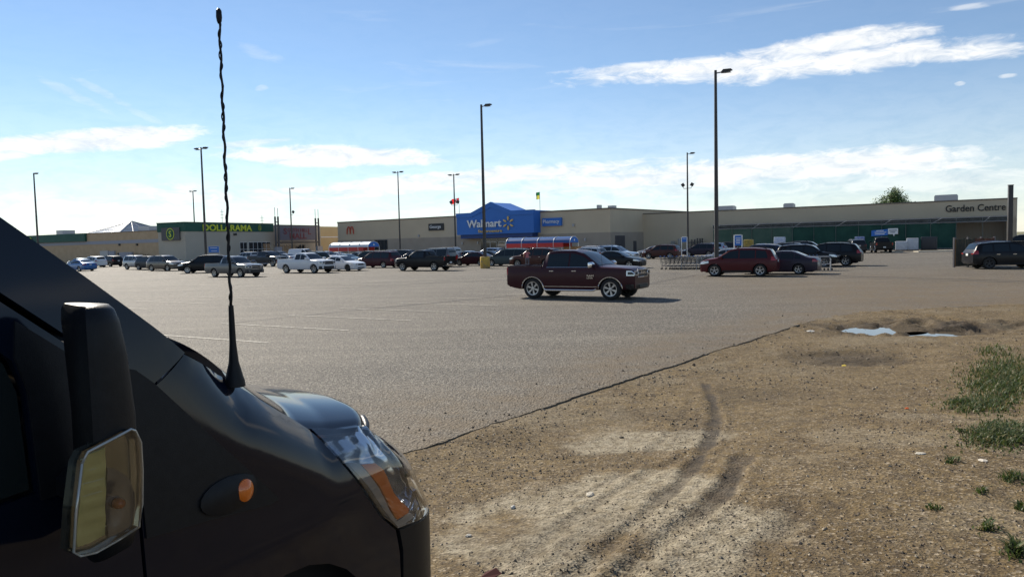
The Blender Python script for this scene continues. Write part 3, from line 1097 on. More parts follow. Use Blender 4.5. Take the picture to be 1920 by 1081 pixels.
def build_mall():
    D = Wall(at(350, 500, 147), at(634, 485, 190))
    t = thing('shopping_mall', 'low mall building with green Dollarama fascia and gabled glass skylight', 'mall', D.p0, D.rz)
    H = (D.hit(352, 417)[1] + D.hit(512, 420)[1]) / 2
    L_ = D.len + 6
    xg = D.hit(512, 425)[0]
    zg = (D.hit(352, 434)[1] + D.hit(510, 434)[1]) / 2
    MB().box(0, xg, 0, 7.5, 0, zg).build('wall', M_GREYW, t)
    MB().box(-.12, xg, -.12, 7.6, zg, H).build('green_fascia', M_GREEN, t)
    H2 = D.hit(560, 422.5)[1]
    xo = D.hit(601, 425)[0]
    MB().box(xg + .003, xo, .1, 7.5, 0, H2).build('mall_wall', M_GREYW, t)
    MB().box(xo + .003, L_, .1, 7.5, 0, H2 * .98).build('ochre_wall', M_TAN2, t)
    MB().box(xo, L_, .0, .09, H2 * .62, H2 * .65).build('trim_line', M_WHITE, t)
    MB().box(-.2, xg, -.2, 7.7, H + .003, H + .14).build('roof_edge', M_CAP, t)
    # lettering
    xa, xb = D.hit(379, 427)[0], D.hit(471, 427)[0]
    z0, z1 = D.hit(425, 433)[1], D.hit(425, 421)[1]
    put_text(t, 'DOLLARAMA', xa, z0, xb - xa, z1 - z0, M_SIGNYEL, -.2, .06, .025)

    def roundel(px, py, r, parent, W, off=-.16):
        x, z = W.hit(px, py)
        n = 24
        for k, (rr, m, d) in enumerate(((r, M_SIGNYEL, .0), (r * .86, M_GREEN, .02))):
            o = MB().prism([(x + .8 * rr * math.cos(2 * PI * q / n), z + rr * math.sin(2 * PI * q / n)) for q in range(n)], off - .03 - d, off - d, lambda a, b, dd: (a, dd, b)).build('roundel', m, parent)
        put_text(parent, 'S', x - r * .25, z - r * .55, r * .5, r * 1.1, M_SIGNYEL, off - .08, .01, .02)
    roundel(486, 427, .62, t, D)
    # dark panel with a roundel on the block's left flank
    pn = MB().box(-.32, -.125, 1.2, 6.2, zg - 1.7, H - .9).build('sign_panel', M_STEEL, t)
    n = 24
    zc_, r_ = (zg - 1.7 + H - .9) / 2, 1.15
    for k, (rr_, m_, d_) in enumerate(((r_, M_SIGNYEL, .33), (r_ * .86, M_GREEN, .35))):
        MB().prism([(3.7 + .95 * rr_ * math.cos(2 * PI * q / n), zc_ + rr_ * math.sin(2 * PI * q / n)) for q in range(n)], -d_ - .02, -d_, lambda a, b, dd: (dd, a, b)).build('roundel', m_, pn)
    me = fit_mesh(text_mesh('S', 1, .01, .02), .7, 1.3)
    obj('lettering', me, M_SIGNYEL, pn, (-.38, 4.05, zc_ - .65), (PI / 2, 0, -PI / 2))
    # windows
    for (a, b, nx) in ((449.5, 463, 2), (466, 506.5, 5)):
        window_grid(t, D.hit(a, 460)[0], D.hit(b, 460)[0], .7, D.hit(480, 453.5)[1], nx, 2, -.04, M_WHITE)
    x, z = D.hit(440, 439)
    MB().box(x - .35, x + .35, -.3, 0, z - .22, z + .2).build('wall_lamp', M_BLACK, t)
    # portal frame with the mall sign
    off = 2.5
    xs = [D.hit(p, 430, off)[0] for p in (516.5, 522, 592, 597.5)]
    zt = [D.hit(p, y, off)[1] for p, y in ((516.5, 406), (522, 406), (592, 409), (597.5, 409))]
    zs = [D.hit(p, y, off)[1] for p, y in ((516.5, 389), (522, 390), (592, 392), (597.5, 392))]
    for x, za, zb in zip(xs, zt, zs):
        o = MB().tube([(x, -off, 0), (x, -off, za)], .22, 8).build('portal_post', M_STEEL, t)
        MB().tube([(x, -off, za), (x, -off, zb)], .06, 5).build('spike', M_STEEL, o)
    z0, z1 = D.hit(557, 450, off)[1], D.hit(557, 424.5, off)[1]
    for za in (z0 - .5, z1 + .2):
        MB().tube([(xs[0], -off, za), (xs[3], -off, za)], .16, 6).build('portal_beam', M_STEEL, t)
    for i in (0, 2):
        MB().tube([(xs[i], -off, zt[0] - 1.2), (xs[i + 1], -off, zt[0] - 1.2)], .1, 6).build('portal_beam', M_STEEL, t)
    sg = MB().box(xs[1] + .3, xs[2] - .3, -off - .1, -off + .2, z0, z1).build('sign_panel', mat('sign_slate', (.145, .135, .165), .7), t)
    w_ = xs[2] - xs[1] - .6
    xL = xs[1] + .3
    hS = z1 - z0
    put_text(sg, 'S', xL + w_ * .10, z0 + hS * .42, w_ * .09, hS * .45, M_MAROON, -off - .14, .02, .02)
    put_text(sg, 'OUTH HILL', xL + w_ * .21, z0 + hS * .60, w_ * .56, hS * .27, M_MAROON, -off - .14, .02, .02)
    put_text(sg, 'L', xL + w_ * .785, z0 + hS * .42, w_ * .08, hS * .45, M_MAROON, -off - .14, .02, .02)
    put_text(sg, 'MALL', xL + w_ * .26, z0 + hS * .10, w_ * .47, hS * .42, M_MAROON, -off - .14, .02, .02)
    window_grid(t, xs[1] + 1, xs[2] - 1, .05, z0 - 1.0, 7, 2, -.03, M_FRAME, 'entrance_glazing')
    for i, x in enumerate((D.hit(518, 467, off)[0], D.hit(595, 467, off)[0])):
        MB().box(x - .9, x + .9, -off - .9, -off - .3, 0, 2.6).build('planter_pier', M_STRIPE, t)

    # lower wing running off to the left
    p1 = D.p0 - D.n * 6.5 + D.u * .3
    p0 = at(40, 490, 178)
    B = Wall(p0, p1)
    Hb = (B.hit(164, 438)[1] + B.hit(330, 431)[1]) / 2
    zband0, zband1 = (B.hit(250, 455.8)[1]), (B.hit(250, 449.5)[1])
    t2 = thing('mall_wing', 'low buff brick mall wing with pale stripe and green fascia at its far end', 'mall', B.p0, B.rz)
    MB().box(-30, B.len, 0, 40, 0, zband0).build('brick_wall', M_BRICK, t2)
    MB().box(-30, B.len, -.04, 40, zband0 + .002, zband1).build('stripe', M_STRIPE, t2)
    MB().box(-30, B.len, 0, 40, zband1 + .002, Hb).build('upper_wall', M_BRICK, t2)
    xg0, xg1 = -30, B.hit(163, 445)[0]
    MB().box(xg0, xg1, -.5, -.005, zband1 + .05, Hb + .15).build('green_fascia', M_GREEN, t2)
    xe = B.hit(66, 445)[0]
    wL = 15.0
    put_text(t2, 'DOLLARAMA', xe - wL, zband1 + .35, wL, Hb - zband1 - .6, M_SIGNYEL, -.58, .06, .025)
    MB().box(-30.1, B.len, -.1, 40, Hb + .002, Hb + .12).build('roof_edge', M_CAP, t2)
    # doors, utility boxes
    for (a, b, h, m) in ((190, 205, 2.6, M_FRAME), (206, 217, 2.5, M_STRIPE), (222, 224, 2.1, M_STEEL), (226, 250, 2.2, M_STRIPE)):
        MB().box(B.hit(a, 470)[0], B.hit(b, 470)[0], -.35, -.02, .02, h).build('service_panel', m, t2)
    for p in (225, 258):
        x, z = B.hit(p, 458.5)
        MB().box(x - .2, x + .2, -.3, 0, z - .2, z + .2).build('wall_lamp', M_BLACK, t2)
    # roof units and skylight
    for (a, b, h, back) in ((178, 199, 1.3, 10), (275, 310, .9, 6), (40, 52, 1.2, 8)):
        MB().box(B.hit(a, 435)[0], B.hit(b, 435)[0], back, back + 3, Hb, Hb + h + .3).build('rooftop_unit', M_GALV, t2)
    x0, x1 = B.hit(212, 437)[0], B.hit(333, 437)[0]
    MB().box(x0, x1, 14, 15, Hb, Hb + 1.0).build('roof_curb', M_STRIPE, t2)
    xc0, xc1 = B.hit(104, 438)[0], B.hit(172, 438)[0]
    ap = Vector(((xc0 + xc1) / 2 + 1, 6 + (xc1 - xc0) / 2, Hb + 3.1))
    cs = [Vector((xc0, 6, Hb + .1)), Vector((xc1, 6, Hb + .1)), Vector((xc1, 6 + xc1 - xc0, Hb + .1)), Vector((xc0, 6 + xc1 - xc0, Hb + .1))]
    sky_m = mat('skylight_glass', (.13, .15, .17), .2, spec=.6)
    for i in range(4):
        a, b = cs[i], cs[(i + 1) % 4]
        pn = MB().add([a, b, ap], [(0, 1, 2)]).build('skylight_pane', sky_m, t2)
        mb = MB().tube([a, ap], .12, 5).tube([a, b], .1, 5)
        for q in (.25, .5, .75):
            m_ = a.lerp(b, q)
            mb.tube([m_, m_.lerp(ap, .999)], .05, 4)
        for q in (.33, .66):
            mb.tube([a.lerp(ap, q), b.lerp(ap, q)], .05, 4)
        mb.build('skylight_bar', M_GALV, pn)
    # bare shrubs by the wall
    br = mat('twig', (.10, .07, .05), .9)
    rr = random.Random(2)
    for i, px in enumerate((258, 266, 275, 284)):
        p = B.p0 + B.u * B.hit(px, 470)[0] + B.n * 1.6
        mb = MB()
        for q in range(40):
            a = rr.uniform(0, 2 * PI)
            r_ = rr.uniform(.2, 1.0)
            mb.tube([(0, 0, 0), (r_ * .5 * math.cos(a), r_ * .5 * math.sin(a), rr.uniform(.6, 1.1)), (r_ * math.cos(a), r_ * math.sin(a), rr.uniform(1.1, 2.1))], [.03, .02, .008], 4, False)
        o = mb.build('bare_shrub', br, None, loc=p)
        tag(o, 'bare twiggy shrub against the buff brick wall, %s from the left' % ('first', 'second', 'third', 'fourth')[i], 'shrub', 'bare shrubs by the mall wall')
    # roof masts
    for i, (px, y0, lab) in enumerate(((416, 393, 'thin lattice aerial rising behind the Dollarama fascia, the taller one'), (491, 404, 'thin roof aerial right of the Dollarama lettering, the shorter one'))):
        a = at(px, y0, 178)
        b = at(px, 421, 178)
        mb = MB().tube([(b.x, b.y, 3), a], .06, 4)
        for q in range(3):
            c = Vector(a) - Vector((0, 0, .5 + .7 * q))
            mb.tube([c - Vector((.5, 0, 0)), c + Vector((.5, 0, 0))], .04, 4)
        tag(mb.build('roof_aerial', M_STEEL), lab, 'aerial')
    return D


SW, SH = build_supermarket()
GW, GH = build_wing()
FW = build_garden_fence(GW)
DW = build_mall()

# ================================================================== STREET FURNITURE, FENCES, TREE, PEOPLE
M_POLE = noisy('pole_bronze', (.030, .026, .024), (.045, .038, .034), 2, .45, spec=.5)
M_LAMPGLASS = mat('lamp_lens', (.45, .47, .45), .2)
M_YPAINT = noisy('bollard_yellow', (.62, .40, .06), (.50, .33, .10), 1.6, .75, .3, 20, c3=(.30, .23, .14), s3=3)


def light_pole(px, y_top, Y, label, heads='single', base=False, floods=0, z_flood=0, w=.16, h_over=None):
    """tapered square lamp pole on its footing"""
    b = at(px, 470, Y)
    x = b.x
    top = at(px, y_top, Y).z if h_over is None else h_over
    t = thing('light_pole', label, 'lamp post', (x, Y, 0), math.radians(-31), 'parking lot light poles')
    zb = 1.12 if base else .75
    n = 20
    if base:
        c = MB().add([], [])
        ring = [(.44, 0), (.46, .03), (.46, 1.02), (.42, 1.1), (.0, 1.12)]
        vs, fs = [], []
        for (r_, z) in ring:
            for k in range(n):
                a = 2 * PI * k / n
                vs.append((r_ * math.cos(a), r_ * math.sin(a), z))
        for i in range(len(ring) - 1):
            for k in range(n):
                fs.append((i * n + k, i * n + (k + 1) % n, (i + 1) * n + (k + 1) % n, (i + 1) * n + k))
        fo = MB().add(vs, fs).mesh('footing', M_YPAINT)
        smooth_by_angle(fo, 40)
        obj('footing', fo, None, t)
    else:
        MB().tube([(0, 0, 0), (0, 0, zb)], .33, 12).build('footing', mat('concrete', (.35, .33, .30), .9), t)
    MB().tube([(0, 0, zb - .02), (0, 0, zb + .04), (0, 0, zb + .05), (0, 0, top)], [w * 1.5, w * 1.5, w, w * .58], 4 if base else 6).build('shaft', M_POLE, t)
    dirs = {'single': (0,), 'double': (0, PI), 'none': ()}[heads]
    for a in dirs:
        ca, sa = math.cos(a), math.sin(a)
        arm = MB().tube([(0, 0, top - .2), (.5 * ca, .5 * sa, top - .16)], .04, 6)
        ao = arm.build('arm', M_POLE, t)
        hd = MB().prism([(.35, -.22), (.55, -.02), (1.05, -.04), (1.1, -.12), (.6, -.24)], -.17, .17, lambda p, q, d: (p * ca - d * sa, p * sa + d * ca, top + q))
        hd.build('lamp_head', M_POLE, t)
        MB().box(-.22, .22, -.13, .13, -.02, 0).build('lens', M_LAMPGLASS, ao, loc=(.8 * ca, .8 * sa, top - .235), rot=(0, 0, a))
    for k in range(floods):
        s = -1 if k % 2 else 1
        MB().tube([(0, 0, z_flood), (.55 * s, 0, z_flood), (.6 * s, 0, z_flood + .3)], .04, 5).build('bracket', M_POLE, t)
        MB().box(-.2, .2, -.12, .12, -.22, .22).build('floodlight', M_POLE, t, loc=(.65 * s, 0, z_flood + .5), rot=(0, .6 * s, 0))
    return t


light_pole(909, 196, 70.5, 'black lamp post on round yellow concrete footing, front of store entrance', base=True, w=.17)
light_pole(1343.5, 132, 50.5, 'tallest nearest black lamp post rising behind burgundy hatchback SUV', w=.16)
light_pole(1290, 286, 105, 'black lamp post with twin floodlights left of the tallest post', floods=2, z_flood=9.4)
light_pole(386, 276, 86, 'black lamp post with T-shaped double head before the Dollarama wall', heads='double', w=.15)
light_pole(72, 324, 113, 'far left black lamp post above the green mall fascia', w=.16)
light_pole(367, 357, 152, 'thin distant lamp post just left of the T-headed post', w=.16, heads='double')
light_pole(548, 352, 140, 'distant lamp post with one low floodlight before the mall sign', floods=1, z_flood=8.5)
light_pole(750.5, 321, 121, 'slim grey lamp post with small T head above the left store wall', heads='double', w=.14)
light_pole(854.5, 326, 119, 'lamp post with low twin floodlights at the left edge of the blue entrance', heads='double', floods=2, z_flood=8.5)

# thick square post at the far right
p = at(1893, 460, 62)
t = thing('square_post', 'thick square dark steel post standing before the Garden Centre corner', 'post', (p.x, 62, 0), math.radians(-20))
me = MB().box(-.17, .17, -.17, .17, 0, at(1893, 347.5, 62).z).mesh('post_shaft', M_POLE)
bevel_mesh(me, .02)
obj('post_shaft', me, None, t)
MB().box(-.3, .3, -.3, .3, 0, .05).build('base_plate', M_POLE, t)
MB().box(-.19, .19, -.19, .19, at(1893, 347.5, 62).z + .003, at(1893, 347.5, 62).z + .05).build('post_cap', M_POLE, t)


def flag_mat(name, col):
    m = mat(name, col, .8)
    nt = m.node_tree
    tr = nt.nodes.new('ShaderNodeBsdfTranslucent')
    tr.inputs[0].default_value = (*col, 1)
    mx = nt.nodes.new('ShaderNodeMixShader')
    mx.inputs[0].default_value = .6
    nt.links.new(nt.nodes['Principled BSDF'].outputs[0], mx.inputs[1])
    nt.links.new(tr.outputs[0], mx.inputs[2])
    nt.links.new(mx.outputs[0], nt.nodes['Material Output'].inputs[0])
    return m


def flagpole(px, ytop, label, kind):
    u, _ = SW.hit(px, 400)
    p = SW.p0 + SW.u * u - SW.n * 1.5
    top = at(px, ytop, p.y).z
    t = thing('flagpole', label, 'flag', (p.x, p.y, SH), SW.rz, 'flags on the store roof')
    hh = top - SH
    MB().tube([(0, 0, .2), (0, 0, hh)], .05, 6).build('pole', M_GALV, t)
    MB().box(-.2, .2, -.2, .2, .0, .22).build('pole_base', M_GALV, t)
    w, h = 1.9, 1.05

    def cloth(x0, x1, z0, z1, m, name):
        n = 8
        vs = []
        for k in range(n + 1):
            x = x0 + (x1 - x0) * k / n
            y = .12 * math.sin(x * 4.2) * min(1, abs(x))
            sag = -.10 * abs(x)
            vs += [(x, y, z0 + sag), (x, y, z1 + sag)]
        return MB().add(vs, [(2 * k, 2 * k + 2, 2 * k + 3, 2 * k + 1) for k in range(n)]).build(name, m, t, smooth=True)
    red, wht = MATS.get('flag_red') or flag_mat('flag_red', (.75, .03, .03)), MATS.get('flag_white') or flag_mat('flag_white', (.85, .85, .83))
    if kind == 'leaf':
        cloth(-.06, -.5, hh - h, hh, red, 'flag_stripe')
        mid = cloth(-.5, -1.4, hh - h, hh, wht, 'flag_field')
        cloth(-1.4, -w, hh - h, hh, red, 'flag_stripe')
        lf = [(0, -.45), (.04, -.45), (.03, -.2), (.3, -.22), (.25, -.1), (.42, .1), (.3, .12), (.28, .2), (.14, .08), (.18, .32), (.1, .28), (0, .45)]
        lf = lf + [(-a, b) for a, b in lf[::-1][1:-1]]
        for s in (-1, 1):
            MB().add([(-.95 + a * .8, s * .16 + .12 * math.sin((-.95 + a * .8) * 4.2), hh - h / 2 + b * .75 - .095) for a, b in lf], [tuple(range(len(lf)))]).build('maple_leaf', red, mid)
    else:
        cloth(-.06, -.9, hh - h * .55, hh, flag_mat('flag_green', (.02, .2, .06)), 'flag_stripe')
        cloth(-.06, -.8, hh - h * 1.25, hh - h * .55, flag_mat('flag_yellow', (.75, .68, .1)), 'flag_stripe')


flagpole(852, 371, 'red and white flag with a leaf on a roof pole left of the entrance', 'leaf')
flagpole(1004, 360, 'green and yellow flag on a roof pole right of the entrance gable', 'green')


# ---- cart shelters: a vaulted roof on hoops, red side panels
def cart_shelter(px, Y, L_, label, roof_m, top=2.95):
    p = at(px, 480, Y)
    t = thing('cart_shelter', label, 'cart shelter', (p.x, Y, 0), math.radians(-31), 'vaulted cart shelters')
    W_ = 2.3
    n = 12
    prof = [(W_ / 2 * math.cos(PI * k / n), (top - .75) + .75 * math.sin(PI * k / n)) for k in range(n + 1)]
    vs = [(-L_ / 2, y, z) for y, z in prof] + [(L_ / 2, y, z) for y, z in prof]
    MB().add(vs, [(k, k + 1, k + n + 2, k + n + 1) for k in range(n)]).build('vault_roof', roof_m, t, smooth=True)
    for i in range(5):
        x = -L_ / 2 + L_ * i / 4
        MB().tube([(x, W_ / 2, 0)] + [(x, y * 1.01, z + .02) for y, z in prof] + [(x, -W_ / 2, 0)], .035, 5).build('hoop', M_WHITE, t)
    red = mat('shelter_red', (.55, .035, .03), .5)
    for s in (-1, 1):
        MB().box(-L_ / 2 + .1, L_ / 2 - .9, s * (W_ / 2 + .0) - .02, s * (W_ / 2) + .02, top - 1.25, top - .72).build('side_panel', red, t)
        MB().tube([(-L_ / 2, s * W_ / 2, .6), (L_ / 2, s * W_ / 2, .6)], .03, 5).build('rail', M_GALV, t)
    # semicircular sign on the right end
    disc = [(W_ / 2 * .98 * math.cos(PI * k / n), (top - .72) + .7 * math.sin(PI * k / n)) for k in range(n + 1)]
    e = MB().add([(L_ / 2 + .03, y, z) for y, z in disc], [tuple(range(n + 1))]).build('end_sign', M_BLUE, t)
    MB().add([(L_ / 2 + .045, .14 * math.cos(2 * PI * k / 10), top - .42 + .14 * math.sin(2 * PI * k / 10)) for k in range(10)], [tuple(range(10))]).build('sign_mark', M_WHITE, e)
    return t


cart_shelter(664, 106, 7.4, 'cart shelter with glaring pale vaulted roof and red side left of black pickup', mat('shelter_roof_glare', (.62, .64, .66), .35))  # sun glare on this roof is put into its pale colour
cart_shelter(1016, 92, 8.9, 'cart shelter with blue vaulted roof and red side before the blue entrance', mat('shelter_roof_blue', (.03, .085, .24), .35))


# ---- shopping carts, nested in rows, with their corral rails
M_WIRE = mat('cart_wire', (.10, .105, .115), .4, .6)
M_RUBBER = mat('rubber', (.02, .02, .02), .8)


def cart_meshes():
    b = MB()      # basket of wire: wider at the top and at the handle
    def rect(x, y, z):
        return [(x[0], y[0], z), (x[1], y[1], z), (x[1], -y[1], z), (x[0], -y[0], z)]
    lv = [([-.42, .40], [.27, .20], .98), ([-.40, .36], [.25, .18], .80), ([-.36, .32], [.23, .17], .62), ([-.30, .28], [.22, .16], .48)]
    for i, (x, y, z) in enumerate(lv):
        q = rect(x, y, z)
        b.tube(q + [q[0]], .014 if i == 0 else .010, 4, False)
    for k in range(9):
        f = k / 8
        for s in (-1, 1):
            pts = [(x[0] + (x[1] - x[0]) * f, s * (y[0] + (y[1] - y[0]) * f), z) for x, y, z in lv]
            b.tube(pts, .008, 3, False)
        pts = [(x[1], -y[1] + 2 * y[1] * f, z) for x, y, z in lv]
        b.tube(pts, .008, 3, False)
    f_ = MB()
    for s in (-1, 1):
        f_.tube([(-.48, s * .26, 1.02), (-.40, s * .25, .55), (-.30, s * .24, .28), (-.36, s * .26, .14)], .015, 5)
        f_.tube([(-.30, s * .24, .30), (.42, s * .17, .22), (.46, s * .17, .14)], .015, 5)
        f_.tube([(.05, s * .19, .48), (-.26, s * .23, .27)], .012, 5)
    f_.tube([(.42, -.17, .22), (.42, .17, .22)], .012, 5)
    h = MB().tube([(-.48, -.29, 1.02), (-.48, .29, 1.02)], .02, 6)
    w = MB().lathe_y([(.0, -.018), (.06, -.018), (.065, 0), (.06, .018), (.0, .018)], 10)
    return b.mesh('basket', M_WIRE), f_.mesh('frame', M_WIRE), h.mesh('handle', M_BLUE), w.mesh('wheel', M_RUBBER)


CART = cart_meshes()


def cart_row(p, n, ang, label, group, gap=.32):
    d = Vector((math.cos(ang), math.sin(ang), 0))
    for i in range(n):
        t = thing('shopping_cart', label, 'shopping cart', p + d * (gap * i), ang, group)
        for me, nm in zip(CART[:3], ('basket', 'frame', 'handle')):
            obj(nm, me, None, t)
        for sx, sy in ((-.36, .26), (-.36, -.26), (.46, .17), (.46, -.17)):
            obj('wheel', CART[3], None, t, (sx, sy, .067))


def corral(p, L_, W_, ang, label):
    t = thing('cart_corral', label, 'cart corral', p, ang, 'cart corrals')
    for s in (-1, 1):
        y = s * W_ / 2
        MB().tube([(0, y, 0), (0, y, .82), (.12, y, .95), (L_ - .12, y, .95), (L_, y, .82), (L_, y, 0)], .03, 6).build('hoop_rail', M_GALV, t)
        MB().tube([(0, y, .45), (L_, y, .45)], .022, 6).build('mid_rail', M_GALV, t)
        for k in range(1, 4):
            MB().tube([(L_ * k / 4, y, 0), (L_ * k / 4, y, .95)], .022, 6).build('post', M_GALV, t)
    return t


ang = math.radians(-22)
p = G(1256, 505)
cart_row(p + Vector((-.2, .3, 0)), 17, ang, 'grey wire shopping cart nested in the long row left of the burgundy SUV', 'carts in the long row')
corral(p + Vector((1.1, .35, 0)), 4.6, 1.5, ang, 'metal cart corral rails around the long cart row left of burgundy SUV')
p = G(1500, 507)
cart_row(p + Vector((0, .3, 0)), 8, ang, 'grey wire shopping cart nested in the short row before the black crossover', 'carts in the short row', .24)
corral(p + Vector((-.6, .3, 0)), 2.6, 1.4, ang, 'metal cart corral rails around the short cart row before black crossover')


# ---- free-standing blue signs
def blue_sign(px, y0, y1, wpx, Y, label, lines=3, frame=M_FRAME, post=True):
    c = at(px, (y0 + y1) / 2, Y)
    k = Y / FPX
    w, h = wpx * k, abs(y1 - y0) * k
    t = thing('corral_sign', label, 'sign', (c.x, Y, 0), math.radians(-12))
    z0, z1 = c.z - h / 2, c.z + h / 2
    for s in (-1, 1):
        MB().box(s * w / 2 - .04, s * w / 2 + .04, -.04, .04, 0, z1 + .05).build('leg', frame, t)
    MB().box(-w / 2 + .045, w / 2 - .045, -.03, .03, z0, z1).build('panel', M_BLUE, t)
    MB().box(-w / 2 + .045, w / 2 - .045, -.038, .038, z1 + .003, z1 + .09).build('top_rail', frame, t)
    for i in range(lines):
        z = z0 + h * (.75 - .5 * i / max(1, lines - 1))
        MB().box(-w * (.32 - .06 * (i % 2)), w * (.32 - .03 * i), -.036, -.032, z - h * .035, z + h * .035).build('text_line', M_WHITE, t)
    return t


blue_sign(401, 462, 473, 23, 92, 'wide blue notice sign behind the black crossover near the T-headed post', 2)
blue_sign(1384, 441.5, 460, 14, 62, 'upright blue notice sign in a white frame behind burgundy SUV', 4, M_WHITE)
blue_sign(1283, 445, 453.5, 10, 84, 'small blue notice sign left of twin floodlight post', 1, M_WHITE)


# ---- goods by the garden fence
def pallet_stack(px, ybase, w, h, d, label, m, rz=-.55):
    p = G(px, ybase)
    t = thing('wrapped_pallet', label, 'pallet', (p.x, p.y, 0), rz, 'wrapped pallets by the garden fence')
    mb = MB()
    for i in range(3):
        mb.box(-w / 2, w / 2, -d / 2 + i * d * .45, -d / 2 + i * d * .45 + .1 * d, .0, .1)
    for i in range(5):
        mb.box(-w / 2 + i * w * .225, -w / 2 + i * w * .225 + .1 * w, -d / 2, d / 2, .1, .13)
    mb.build('skid', mat('pallet_wood', (.3, .21, .12), .9), t)
    me = MB().box(-w / 2 * .96, w / 2 * .96, -d / 2 * .96, d / 2 * .96, .135, h).mesh('load', m)
    bevel_mesh(me, .09, 3)
    obj('load', me, None, t)


wrap = noisy('plastic_wrap', (.55, .57, .6), (.45, .47, .5), 3, .35, .5, 8)
pallet_stack(1690, 470.3, 1.5, 1.35, 1.1, 'low white wrapped pallet by the green fence, left of the taller one', wrap)
pallet_stack(1711, 470, 1.5, 1.75, 1.1, 'taller white wrapped pallet by the green fence', wrap)
pallet_stack(1742, 469.5, 2.0, 1.9, 1.2, 'dark wrapped pallet by the green fence, right of the white ones', mat('black_wrap', (.02, .022, .03), .4))
pallet_stack(1612, 470, 1.3, 2.1, 1.1, 'stack of blue plastic goods between the two parked vehicles by the fence', noisy('blue_goods', (.08, .12, .35), (.3, .35, .5), 4, .5))
pallet_stack(1462, 476, 1.4, 2.3, 1.1, 'pale blue wrapped pallet behind the black crossover roofs', noisy('pale_goods', (.35, .42, .6), (.55, .6, .68), 4, .5))
pallet_stack(1074, 489, 1.9, 1.75, 1.3, 'pallet of orange brown soil bags at the end of the blue shelter', noisy('soil_bags', (.42, .22, .08), (.34, .16, .06), 3, .6))
pallet_stack(1404, 482, 1.0, 2.1, 1.0, 'yellow and brown stacked goods right of upright blue sign', noisy('yellow_goods', (.45, .32, .05), (.25, .18, .06), 4, .6))

# concrete wheel stops and kerbs in front of the fence
cm = noisy('kerb_concrete', (.50, .46, .38), (.42, .38, .31), 2, .85)
for (a, b) in (((1655, 473.5), (1694, 472.8)), ((1722, 472.5), (1798, 470.8))):
    p, q = G(*a), G(*b)
    d = (q - p).normalized()
    n = Vector((-d.y, d.x, 0))
    vs = [p, q, q + n * 1.2, p + n * 1.2]
    tag(MB().prism([(v.x, v.y) for v in vs], .0, .14, lambda a_, b_, c: (a_, b_, c)).build('kerb', cm), kind='structure')
p = G(1790, 500)

# ---- board enclosure behind the black crossover on the right
p0, p1 = G(1793, 501), G(1868, 498)
dv = (p1 - p0)
L_ = dv.length
t = thing('board_enclosure', 'weathered brown and dark green board enclosure behind the dark crossover at right', 'enclosure', p0, math.atan2(dv.y, dv.x))
eh = at(1800, 447.5, p0.y).z
rr = random.Random(4)
for i in range(int(L_ / .2)):
    m = noisy('board_dark', (.045, .05, .038), (.08, .065, .045), 5, .9) if i * .2 < L_ * .40 else noisy('board_rust', (.13, .055, .035), (.085, .04, .03), 5, .9)
    MB().box(i * .2, i * .2 + .188, rr.uniform(-.012, .012), .045, .06, eh + rr.uniform(-.05, .03)).build('board', m, t)
for y_ in (.9, 1.8):
    MB().box(0, L_, .05, .12, eh * .25 * y_, eh * .25 * y_ + .1).build('rail', M_STEEL, t)
for i in range(4):
    MB().box(L_ * i / 3 - .06, L_ * i / 3 + .06, .12, .24, 0, eh + .1).build('post', M_STEEL, t)
for k in range(1):
    MB().box(-.012, .045, .06 + k * .2, .06 + k * .2 + .188, .06, eh + rr.uniform(-.05, .02)).build('side_board', noisy('board_tan', (.26, .16, .08), (.2, .12, .06), 5, .9), t)
for x_ in (.42, .53):
    MB().tube([(L_ * x_, -.06, 0), (L_ * x_, -.06, eh * .55)], .025, 5).build('pipe', M_GALV, t)


# ---- tree rising behind the roof
def build_tree():
    px, Y = 1671, 150
    b = at(px, 470, Y)
    t = thing('poplar_tree', 'leafy green tree rising behind the tan garden centre roof', 'tree', (b.x, Y, 0))
    rr = random.Random(21)
    H_ = at(px, 349, Y).z
    k = Y / FPX
    rx = 38 * k
    tr = MB().tube([(0, 0, 0), (.1, 0, 2.5), (0, .1, 5.0)], [.38, .3, .24], 8)
    tips = []
    zc = H_ - 4.4
    for i in range(46):
        a = rr.uniform(0, 2 * PI)
        el = rr.uniform(.12, 1.45)
        rad = rr.uniform(.75, 1.0)
        e = Vector((rx * rad * math.cos(a) * math.cos(el), rx * rad * math.sin(a) * math.cos(el), zc - .8 + (H_ - zc + .4) * rad * math.sin(el)))
        m_ = Vector((e.x * .4, e.y * .4, 4.4 + (e.z - 4.4) * .5))
        tr.tube([(0, 0, rr.uniform(3.5, 5)), m_, e], [.13, .07, .02], 4, False)
        for q in range(9):
            f = rr.uniform(.35, 1.02)
            c = (m_.lerp(e, (f - .35) / .65) if f > .35 else m_) + Vector((rr.gauss(0, .3), rr.gauss(0, .3), rr.gauss(0, .3)))
            tips.append(c)
    tr.build('trunk', noisy('bark', (.12, .09, .065), (.18, .14, .1), 4, .95), t, recalc=False)
    for nm, m, frac in (('crown', noisy('leaf_green', (.10, .165, .035), (.06, .115, .025), 1.5, .6), 1.0),):
        vs, fs = [], []
        for c in tips:
            for q in range(26):
                p = c + Vector((rr.gauss(0, .33), rr.gauss(0, .33), rr.gauss(0, .30)))
                s = rr.uniform(.10, .2)
                u = Vector((rr.gauss(0, 1), rr.gauss(0, 1), rr.gauss(0, .7))).normalized()
                v = u.orthogonal().normalized()
                j = len(vs)
                vs += [p - u * s, p + v * s * .55, p + u * s, p - v * s * .55]
                fs.append((j, j + 1, j + 2, j + 3))
        me = bpy.data.meshes.new(nm)
        me.from_pydata(vs, [], fs)
        obj(nm, me, m, t)


build_tree()


